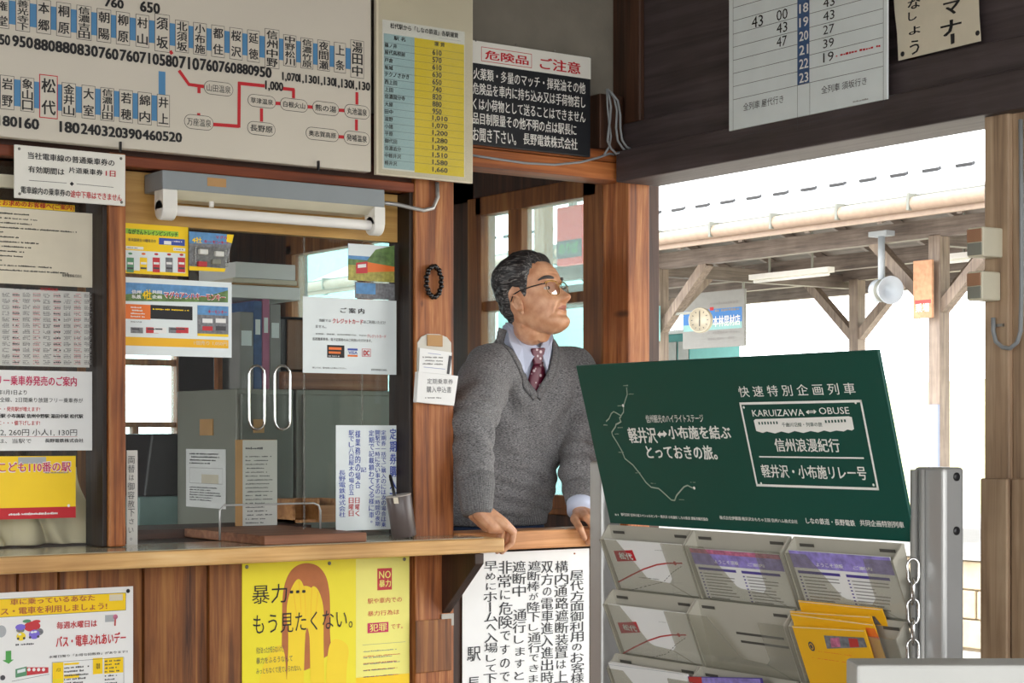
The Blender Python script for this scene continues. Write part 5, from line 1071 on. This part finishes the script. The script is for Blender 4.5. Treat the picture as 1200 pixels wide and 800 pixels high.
V3 = Vector
def sstep(t): t = max(0., min(1., t)); return t*t*(3-2*t)
def lerp_tab(tab, x):
    if x <= tab[0][0]: return tab[0][1]
    for (a, p), (b, q) in zip(tab, tab[1:]):
        if x <= b: return p+(q-p)*sstep((x-a)/(b-a))*1.0
    return tab[-1][1]
def lin_tab(tab, x):
    if x <= tab[0][0]: return tab[0][1]
    for (a, p), (b, q) in zip(tab, tab[1:]):
        if x <= b: return p+(q-p)*(x-a)/(b-a)
    return tab[-1][1]
def cr_tab(tab, x):   # Catmull-Rom through the table
    n = len(tab)
    if x <= tab[0][0]: return tab[0][1]
    if x >= tab[-1][0]: return tab[-1][1]
    i = max(k for k in range(n-1) if tab[k][0] <= x); x0, y0 = tab[i]; x1, y1 = tab[i+1]; h = x1-x0; t = (x-x0)/h
    m0 = (tab[min(i+1,n-1)][1]-tab[max(i-1,0)][1])/(tab[min(i+1,n-1)][0]-tab[max(i-1,0)][0]); m1 = (tab[min(i+2,n-1)][1]-tab[i][1])/(tab[min(i+2,n-1)][0]-tab[i][0])
    return (2*t**3-3*t**2+1)*y0+(t**3-2*t**2+t)*h*m0+(-2*t**3+3*t**2)*y1+(t**3-t**2)*h*m1
FR = [(-.118,.058),(-.110,.076),(-.10,.084),(-.088,.085),(-.076,.081),(-.06,.084),(-.04,.083),(-.02,.080),(0,.079),(.02,.085),(.045,.085),(.07,.074),(.09,.054),(.103,.028),(.112,-.008)]
BK = [(-.118,.030),(-.10,-.008),(-.08,-.040),(-.05,-.068),(-.02,-.083),(.02,-.091),(.055,-.089),(.08,-.075),(.098,-.050),(.108,-.027),(.112,-.012)]
WD = [(-.118,.016),(-.110,.030),(-.095,.043),(-.075,.054),(-.05,.061),(-.02,.067),(.01,.071),(.04,.074),(.065,.069),(.085,.055),(.10,.034),(.108,.018),(.112,.003)]
def gs(d, s): return math.exp(-(d/s)**2/2)
NOSE = [(-.052,0),(-.0475,.006),(-.043,.022),(-.036,.031),(-.028,.029),(-.015,.019),(0,.010),(.012,.004),(.022,0)]
def segd(px, py, ax, ay, bx_, by):
    dx, dy = bx_-ax, by-ay; t = max(0, min(1, ((px-ax)*dx+(py-ay)*dy)/(dx*dx+dy*dy))); return math.hypot(px-ax-t*dx, py-ay-t*dy)
def head_pt(th, h, off=0.0, detail=True):
    f, b, w = cr_tab(FR, h), cr_tab(BK, h), cr_tab(WD, h); yc = (f+b)/2; dy = (f-b)/2
    c, s = math.cos(th), math.sin(th); e = 2/2.35
    x = w*math.copysign(abs(s)**e, s); y = yc+dy*math.copysign(abs(c)**e, c)
    if detail and c > 0:
        ax = abs(x); q = 0.0
        q += cr_tab(NOSE, h)*gs(x, .0075+.0045*sstep((-.005-h)/.03)) if -.052 < h < .022 else 0
        q += .008*gs(ax-.0145, .0055)*gs(h+.039, .0065)
        q -= .010*gs(ax-.031, .013)*gs(h-.001, .010); q += .005*gs(ax-.030, .020)*gs(h-.021, .007)
        q += .005*gs(ax-.030, .010)*gs(h+.001, .0065)      # lids over the eyeball
        q -= .002*gs(ax-.031, .012)*gs(h+.0125, .003)       # fold under the eye
        q += .004*gs(ax-.046, .015)*gs(h+.022, .013); q -= .003*gs(ax-.047, .012)*gs(h+.058, .016)
        q += .0050*gs(h+.0560, .0034)*gs(ax, .016); q -= .006*gs(h+.0615, .0018)*gs(ax, .020); q += .0055*gs(h+.0670, .0038)*gs(ax, .013)
        q -= .003*gs(h+.079, .005)*gs(ax, .018); q += .004*gs(h+.098, .010)*gs(ax, .016)
        q -= .0048*gs(segd(ax, h, .017, -.036, .031, -.070), .0026); q -= .0025*gs(segd(ax, h, .036, -.045, .042, -.078), .003); q += .003*gs(ax-.030, .010)*gs(h+.040, .012); q -= .0018*gs(h-.038, .0022)*gs(ax, .03); q -= .0018*gs(h-.049, .0022)*gs(ax, .032); q -= .0014*gs(h-.060, .0022)*gs(ax, .03)
        y += q*min(1, c*3)
    if off: x += off*s; y += off*c
    return x, y, h
H0 = D_ = None
HC = CAM+ray(624, 348)*(4.265/ray(624, 348).y); HSC = 1.05
fh = V3((.40, -.917, 0)).normalized(); pt = math.radians(17)
FD = fh*math.cos(pt)+V3((0,0,1))*math.sin(pt); UP = V3((0,0,1))*math.cos(pt)-fh*math.sin(pt); LT = UP.cross(FD)
def HW(p): return HC+(LT*p[0]+FD*p[1]+UP*p[2])*HSC
def ring(cx, cy, z, w, d, n=44, e=2.5, tilt=0):
    r = []
    for i in range(n):
        t = 2*math.pi*i/n; c, s = math.cos(t), math.sin(t)
        x = w*math.copysign(abs(c)**(2/e), c); y = d*math.copysign(abs(s)**(2/e), s); r.append(V3((cx+x, cy+y, z+tilt*y)))
    return r
def limb(mb, pts, rad, mat, n=14):   # closed tapering limb with round ends
    P = [V3(p) for p in pts]
    for i in range(len(P)-1):
        d = (P[i+1]-P[i]); 
        mb.tube([P[i]+d*(k/4) for k in range(5)], [rad[i]+(rad[i+1]-rad[i])*k/4 for k in range(5)], mat, n)
    for p, r in zip(P, rad): mb.ball(p, r*.995, mat, n, 8)
TOR = [(.86,3.058,4.445,.150,.105),(.915,3.058,4.442,.156,.110),(.94,3.060,4.437,.168,.122),(1.0,3.064,4.43,.166,.120),(1.10,3.078,4.415,.174,.117),(1.20,3.098,4.395,.188,.118),(1.28,3.110,4.38,.192,.116),(1.34,3.115,4.37,.186,.104),(1.385,3.112,4.365,.150,.088),(1.42,3.105,4.36,.100,.074),(1.455,3.100,4.357,.068,.062)]
SR, ER, WR = V3((2.950,4.320,1.332)), V3((2.768,4.130,1.180)), V3((2.736,4.064,.962))
SL, EL, WL_ = V3((3.280,4.350,1.335)), V3((3.258,4.292,1.11)), V3((3.166,4.168,.933))
# body: head, neck, upper trunk, arms and hands in one skin
bm0 = MB(); NT, NHh = 150, 110; rings = []
for j in range(NHh+1):
    h = -.118+.230*j/NHh; rings.append([HW(head_pt(2*math.pi*i/NT, h)) for i in range(NT)])
bm0.loft(rings, 'skin')
for sgn in (-1, 1):
    ec = V3((sgn*.0725, -.004, -.022)); axo = V3((sgn*.92, -.38, 0)).normalized(); bk_ = V3((sgn*.38, .92, 0)).normalized()*-1
    up_ = V3((0, -.16, 1)).normalized()
    R3 = Matrix((LT, FD, UP)).transposed(); loc = lambda a, b, c=0: HW(ec+bk_*a+up_*b+axo*c)
    M3 = Matrix((R3 @ axo, R3 @ bk_, R3 @ up_)).transposed()
    bm0.ball(loc(.002, 0, .001), (.005, .015, .027), 'skin', 16, 12, M3)
    P_ = [(.0, .026), (.010, .029), (.018, .022), (.020, .010), (.017, -.004), (.010, -.018), (.002, -.027)]
    bm0.tube([loc(-.008, .012, .001), loc(-.006, .022, .004)]+[loc(a, b, .007) for a, b in P_], [.003]+[.0038]*7+[.005], 'skin', 8); bm0.ball(loc(.000, -.027, .005), .0065, 'skin', 10, 8)
    bm0.tube([loc(.008, .015, .005), loc(.011, .002, .006), (loc(.006, -.012, .005))], .003, 'skin', 8); bm0.ball(loc(-.009, -.003, .003), .0045, 'skin', 8, 6)
limb(bm0, [HW((0, -.030, -.035)), HW((0,-.028,-.085)), V3((3.094,4.340,1.455)), V3((3.095,4.365,1.38))], [.052, .045, .048, .07], 'skin', 24)
bm0.tube([HW((0,.026,-.096)), HW((0,.002,-.108)), V3((3.095,4.330,1.45))], [.016,.024,.032], 'skin', 16)
sn_ = HW((-.045,-.035,-.06)); limb(bm0, [HW((-.040,-.03,-.075)), V3((3.080,4.312,1.42))], [.008,.009], 'skin', 12)
bm0.ball((3.112,4.375,1.27), (.15,.09,.14), 'skin', 24, 16); limb(bm0, [SR, ER, WR.lerp(ER,.12)], [.05,.04,.028], 'skin'); limb(bm0, [SL, EL, WL_.lerp(EL,.12)], [.05,.04,.028], 'skin')
limb(bm0, [V3((3.112,4.375,1.33)), SR], [.07,.05], 'skin'); limb(bm0, [V3((3.112,4.375,1.33)), SL], [.07,.05], 'skin')
def hand(W, E, knuck, fingers, thumb, rk=.0118):
    limb(bm0, [E, W], [.030,.0245], 'skin', 16)
    for k in knuck: limb(bm0, [W.lerp(k, .05), W.lerp(k, .55), k], [.020, .0175, rk], 'skin', 12)
    for f, r in fingers: limb(bm0, f, r, 'skin', 12)
    limb(bm0, thumb, [.016, .0125, .0100, .0082], 'skin', 12)
kr = [V3((2.803,4.084,.919)), V3((2.810,4.061,.923)), V3((2.808,4.038,.919)), V3((2.797,4.016,.909))]
fr_ = []
for i, k in enumerate(kr):
    s = (.95, 1.05, 1.0, .82)[i]; y = k.y; dy = (.004, .001, -.001, -.003)[i]
    fr_.append(([k, V3((k.x+.030*s, y+dy, k.z-.025*s)), V3((k.x+.024*s, y+dy, k.z-.056*s)), V3((k.x-.008, y+dy*.6, k.z-.082*s+.002))], [.0115, .0100, .0090, .0078] if i < 3 else [.0100, .0088, .0078, .0068]))
hand(WR, ER.lerp(WR, .75), kr, fr_, [WR.lerp(kr[0], .25)+V3((.0,.012,0)), V3((2.765,4.100,.930)), V3((2.792,4.108,.915)), V3((2.812,4.110,.905))])
limb(bm0, [WR+V3((.005,-.012,-.02)), V3((2.765,4.035,.908)), V3((2.79,4.03,.902))], [.022,.019,.014], 'skin', 14); limb(bm0, [WR+V3((.005,.012,-.02)), V3((2.77,4.065,.910))], [.022,.018], 'skin', 14)
kl = [V3((3.132,4.096,.919)), V3((3.154,4.091,.921)), V3((3.175,4.093,.917)), V3((3.193,4.100,.908))]
fl_ = []
for i, k in enumerate(kl):
    s = (.95, 1.05, 1.0, .8)[i]; dx = (.002, .0, .001, .002)[i]
    fl_.append(([k, V3((k.x+dx, k.y-.028*s, k.z-.023*s)), V3((k.x+dx*2, k.y-.026*s, k.z-.052*s)), V3((k.x+dx-.003, k.y-.008*s, k.z-.074*s))], [.0105, .0092, .0083, .0072] if i < 3 else [.0092, .0080, .0072, .0063]))
hand(WL_, EL.lerp(WL_, .75), kl, fl_, [WL_.lerp(kl[0], .15)+V3((-.012,0,-.002)), A(673,608,4.128), A(680,619,4.078), A(685,630,4.072)])
vs, fs = remesh(bm0, .0023, 2, .3)
mB = MB(); mB.add(vs, fs, 'skin', True)
li = mB.mi('lips')
for k, f in enumerate(mB.f):
    c = ((mB.v[f[0]]+mB.v[f[2]])/2-HC)/HSC
    if c.length < .14:
        x, y, h = c.dot(LT), c.dot(FD), c.dot(UP)
        if y > .06 and abs(x) < .0235-2.2*abs(h+.0615) and -.0695 < h < -.0545: mB.m[k] = li
man = mB.build('person', loc=(3.07, 4.45, .05)); tag(man, 'man in grey V-neck sweater, glasses and patterned tie leaning on the sill', 'person')
# eyes, brows
EYEY = min((head_pt(math.radians(a), 0) for a in range(5, 60)), key=lambda p: abs(p[0]-.0315))[1]
for sgn in (-1, 1):
    ec = V3((sgn*.0315, EYEY-.0045, -.0005)); e_ = MB(); R3 = Matrix((LT, FD, UP)).transposed()
    e_.ball(HW(ec), (.0125, .0105, .0058), 'eye_white', 16, 12, R3); e_.ball(HW(ec+V3((0,.0070,0))), (.0052, .0045, .0052), 'iris', 14, 10, R3); e_.build('eye', man)
    b_ = MB(); pts = []
    for k in range(9): t = math.radians(12+k*4.6); p = head_pt(sgn*t, .0225+.006*math.sin(k/8*2.6)-.003*(k/8), .0012); pts.append(HW(p))
    b_.tube(pts, [.0026,.0042,.005,.0052,.005,.0046,.004,.0032,.0018], 'brow_hair', 8); b_.build('eyebrow', man)
# hair
HB = [(0,.070),(25,.070),(42,.066),(55,.050),(64,.030),(71,.004),(76,-.026),(81,-.026),(86,.000),(94,.010),(104,.002),(112,-.030),(124,-.060),(145,-.074),(180,-.080)]
hm = MB(); NT2, NH2 = 168, 96; grid = []; keep = []
for j in range(NH2+1):
    h = -.088+.200*j/NH2; r = []; kr_ = []
    for i in range(NT2):
        th = 2*math.pi*i/NT2; dg_ = math.degrees(min(th, 2*math.pi-th)); hb = lerp_tab(HB, dg_)+.004*noise.noise(V3((th*9, 0, 3)))
        m_ = sstep((h-hb)/.035); vol = .008+.018*sstep((h-.03)/.06)*(1-.25*sstep((dg_-100)/60))+.004*sstep((dg_-90)/60)
        x, y, hh = head_pt(th, h, 0, False); n_ = V3((x, y+.01, hh*.9)).normalized()
        st = noise.noise(V3((x*60, y*22, hh*48+3)))*.0050+noise.noise(V3((x*150, y*30, hh*120)))*.0022
        o = vol*m_-.004+st*m_; p = V3((x, y, hh))+n_*o; r.append(HW(p)); kr_.append(h > hb-.012)
    grid.append(r); keep.append(kr_)
vs = [p for r in grid for p in r]; fs = []
for j in range(NH2):
    for i in range(NT2):
        k = (i+1) % NT2
        if keep[j][i] or keep[j+1][i] or keep[j][k]: fs.append((j*NT2+i, j*NT2+k, (j+1)*NT2+k, (j+1)*NT2+i))
fs.append(tuple(NH2*NT2+i for i in range(NT2)))
hm.add(vs, fs, 'hair', True); hm.build('hair', man)
# glasses
gb = MB(); lens = []
for sgn in (-1, 1):
    c = V3((sgn*.0335, .0905-.0, -.006)); P_ = []
    for k in range(28):
        t = 2*math.pi*k/28; x = .0255*math.copysign(abs(math.cos(t))**.8, math.cos(t)); z = .0205*math.copysign(abs(math.sin(t))**.85, math.sin(t))
        P_.append(HW(c+V3((x, -.010*((x*sgn+.0255)/.051)**2, z))))
    gb.tube(P_, .0011, 'gold', 6, True); lens.append(P_)
    gb.tube([HW(c+V3((sgn*x, -.010*((x+.0255)/.051)**2, .0195-.004*(abs(x)/.025)**3))) for x in (-.022,-.012,0,.012,.022,.027)], .0018, 'gold', 6)
gb.tube([HW((-.009,.0905,.004)), HW((0,.0935,.006)), HW((.009,.0905,.004))], .0013, 'gold', 6)
go = gb.build('eyeglasses', man)
for sgn, P_ in zip((-1, 1), lens):
    cL = sum(P_, V3())/28; LR = [[cL.lerp(p, q)+FD*.0045*(1-q*q) for p in P_] for q in (1, .8, .6, .4, .2, .02)]
    MB().loft(LR, 'lens', cap=False).build('lens', go)
    MB().tube([HW((sgn*.061,.082,.006)), HW((sgn*.0685,.074,.007)), HW((sgn*.0745,.045,.009)), HW((sgn*.0775,.012,.010)), HW((sgn*.079,-.012,.006)), HW((sgn*.078,-.026,-.010))], [.0018,.0018,.0017,.0017,.0018,.0016], 'black_plastic', 8).build('temple', go)
# sweater
sw = MB(); sw.loft([ring(cx, cy, z, w_, d_) for z, cx, cy, w_, d_ in TOR], 'knit_grey')
limb(sw, [V3((3.11,4.37,1.33)), SR, SR.lerp(ER,.5)+V3((-.006,0,0)), ER, ER.lerp(WR,.4), ER.lerp(WR,.60)], [.088,.080,.072,.060,.057,.053], 'knit_grey', 22)
limb(sw, [V3((3.11,4.37,1.33)), SL, SL.lerp(EL,.5)+V3((.006,0,0)), EL, EL.lerp(WL_,.4), EL.lerp(WL_,.58)], [.088,.078,.068,.060,.054,.050], 'knit_grey', 22)
vs, fs = remesh(sw, .0065, 8, .6)
# folds: soft noise plus creases that run across the sleeves and pull from the armpits
tmp = bpy.data.meshes.new('tmp'); tmp.from_pydata(vs, [], fs); tmp.update(); nv = [v.normal.copy() for v in tmp.vertices]; bpy.data.meshes.remove(tmp)
def crease(p, c, dirv, wave, amp, R):
    d = p-c; return amp*math.sin(d.dot(dirv)*wave+1.5*noise.noise(p*14))*math.exp(-d.length_squared/(2*R*R))
out = []
for p, nn in zip(vs, nv):
    o = .009*noise.noise(V3((p.x*13+p.z*5, p.y*9, p.z*5)))+.004*noise.noise(V3((p.x*22, p.y*22, p.z*15+9)))
    o += crease(p, ER, (WR-SR).normalized(), 95, .008, .08)+crease(p, EL, (WL_-SL).normalized(), 95, .008, .08)+crease(p, ER.lerp(WR,.7), (WR-ER).normalized(), 150, .004, .06)
    o += crease(p, V3((3.02,4.28,1.25)), V3((.8,0,.6)), 60, .009, .10)+crease(p, V3((3.21,4.28,1.25)), V3((-.8,0,.6)), 60, .008, .10)+crease(p, V3((3.07,4.32,.955)), V3((.25,0,1)), 130, .006, .10)
    out.append(p+nn*o)
VP = [(3.080,1.268),(3.022,1.344),(2.996,1.41),(3.004,1.470),(2.995,1.60),(3.19,1.60),(3.168,1.447),(3.155,1.40),(3.122,1.338)]
def inpoly(x, z):
    c = False; n = len(VP)
    for i in range(n):
        (x1, z1), (x2, z2) = VP[i], VP[i-1]
        if (z1 > z) != (z2 > z) and x < (x2-x1)*(z-z1)/(z2-z1)+x1: c = not c
    return c
keepf = []
for f in fs:
    c = sum((out[k] for k in f), V3())/len(f)
    if (c.y < 4.36 and inpoly(c.x, c.z)) or (c.z > 1.43 and math.hypot(c.x-3.10, c.y-4.355) < .070): continue
    if c.z < .915 and abs(c.x-3.06) < .2 and c.y > 4.26: continue
    keepf.append(f)
sm = MB(); sm.add(out, keepf, 'knit_grey', True); swo = sm.build('sweater', man, solid=.004)
from mathutils.bvhtree import BVHTree
bv = BVHTree.FromPolygons(out, fs)
def front(x, z, dy=0):
    h = bv.ray_cast(V3((x, 3.9, z)), V3((0,1,0))); return V3((x, (h[0].y if h[0] is not None else 4.33)+dy, z))
def vband(p, q, n=14): return [front(p[0]+(q[0]-p[0])*k/n, p[1]+(q[1]-p[1])*k/n, -.002) for k in range(n+1)]
nb_ = MB(); apx = (3.080, 1.264)
for ed, sg in (([apx,(3.022,1.344),(2.998,1.405),(3.008,1.458)], -1), ([apx,(3.122,1.338),(3.154,1.40),(3.166,1.446)], 1)):
    E_ = [V3((p[0], 0, p[1])) for p in ed]; pts = []
    for k in range(25):
        t = k/24*3; q = min(2, int(t)); a, b = E_[q], E_[q+1]; pm, pn = E_[max(q-1,0)], E_[min(q+2,3)]; f_ = t-q
        pts.append(.5*((2*a)+(b-pm)*f_+(2*pm-5*a+4*b-pn)*f_*f_+(3*a-pm-3*b+pn)*f_**3))
    rr = []
    for k, c in enumerate(pts):
        d = (pts[min(k+1,24)]-pts[max(k-1,0)]).normalized(); nrm = V3((d.z*sg, 0, -d.x*sg)); row = []
        for q in (0, .3, .7, 1):
            p = c+nrm*(-.007+.026*q)
            if (p.x-apx[0])*sg < 0: p.x = apx[0]
            f_ = front(p.x, p.z); row.append(V3((p.x, f_.y-.0055-.0025*math.sin(q*math.pi), p.z)))
        rr.append(row)
    nb_.grid(rr, 'knit_rib')
nb_.build('neck_band', swo, solid=.005)
nb2 = MB(); nb2.tube([V3((3.095-.068*math.cos(t), 4.352+.068*math.sin(t), 1.452)) for t in [math.pi*k/12 for k in range(0, 13)]]  , .009, 'knit_rib', 10); nb2.build('neck_band', swo)
hb_ = MB(); hb_.loft([ring(3.058,4.442,z,w_,d_) for z, w_, d_ in ((.890,.150,.106),(.894,.156,.111),(.915,.159,.114),(.938,.163,.118),(.946,.160,.115))], 'knit_rib', cap=False); hb_.build('hem_band', swo, solid=.004)
for E_, W_r, a, b, ra, rb in ((ER, WR, .62, 1.10, .0530, .0430), (EL, WL_, .62, .86, .0500, .0445)):
    p, q = E_.lerp(W_r, a), E_.lerp(W_r, b); MB().tube([p, p.lerp(q,.2), p.lerp(q,.9), q], [ra*.97, ra, rb, rb*.93], 'knit_rib', 24).build('cuff', swo)
# shirt, collar, tie
sh = MB(); sh.loft([ring(cx, cy+.004, z, w_*.93, d_*.90) for z, cx, cy, w_, d_ in TOR if z > 1.05]+[ring(3.100,4.352,1.475,.060,.057)], 'shirt_blue'); sho = sh.build('shirt', man)
p, q = EL.lerp(WL_, .84), EL.lerp(WL_, 1.0); MB().tube([p, p.lerp(q,.3), q], [.040,.0405,.0395], 'shirt_blue', 24).build('shirt_cuff', sho)
cl = MB(); cl.loft([ring(3.096,4.348,1.435,.062,.058,32,2), ring(3.095,4.344,1.460,.059,.057,32,2), ring(3.094,4.341,1.478,.057,.055,32,2,.12)], 'shirt_blue', cap=False); cl.build('collar_stand', sho, solid=.003)
def leaf(pts, name):
    m = MB(); P_ = [A(*p) for p in pts]; c = sum(P_, V3())/len(P_)+V3((0,-.004,0)); n = len(P_)
    m.add(P_+[c], [(i, (i+1) % n, n) for i in range(n)], 'shirt_blue'); m.build(name, sho, solid=.0035)
leaf([(593,379,4.345),(603,386,4.315),(618,397,4.287),(632,408,4.264),(624,421,4.252),(615,438,4.246),(607,421,4.258),(597,400,4.290)], 'collar_leaf')
leaf([(645,383,4.325),(640,393,4.295),(633,408,4.264),(637,420,4.252),(641,433,4.246),(645,416,4.262),(648,396,4.290)], 'collar_leaf')
tm = MB(); tm.prism([A(u, v, 4.254) for u, v in ((624,408),(640,407),(637,419),(635,427),(627,427),(625,419))], (0,.012,0), 'tie_silk'); to = tm.build('necktie', man, bevel=.004, seg=3)
tb = []
for v, hw in ((424,5),(432,7.5),(442,10),(452,11),(460,9),(466,4)):
    y = 4.270+.004*(v-424)/40
    uc = 631-2.5*(v-424)/36; tb.append([A(uc-hw, v, y+.004), A(uc-hw*.4, v, y-.001), A(uc+hw*.4, v, y-.001), A(uc+hw, v, y+.004)])
tm = MB(); tm.grid(tb, 'tie_silk'); tm.build('tie_blade', to, solid=.003)
# trousers and shoes (behind the wall)
trs = MB(); trs.loft([ring(3.066,4.445,z,w_,d_,36) for z, w_, d_ in ((.74,.155,.11),(.80,.158,.108),(.86,.150,.102),(.91,.145,.098))], 'trouser_blue')
for sx in (-1, 1): limb(trs, [V3((3.066+sx*.075,4.445,.76)), V3((3.066+sx*.09,4.44,.47)), V3((3.066+sx*.095,4.465,.10))], [.088,.068,.058], 'trouser_blue', 18)
vs, fs = remesh(trs, .011, 6, .5); m_ = MB(); m_.add(vs, fs, 'trouser_blue', True); m_.build('trousers', man)
for sx in (-1, 1):
    x = 3.066+sx*.095; MB().loft([[V3((x+.045*w_*math.cos(t), y, .052+max(0, hgt*(.5+.5*math.sin(t))))) for t in [2*math.pi*k/16 for k in range(16)]] for y, w_, hgt in ((4.53,.5,.04),(4.51,.85,.07),(4.44,.9,.085),(4.36,1.0,.06),(4.29,.85,.045),(4.27,.4,.025))], 'shoe_black').build('shoe', man)
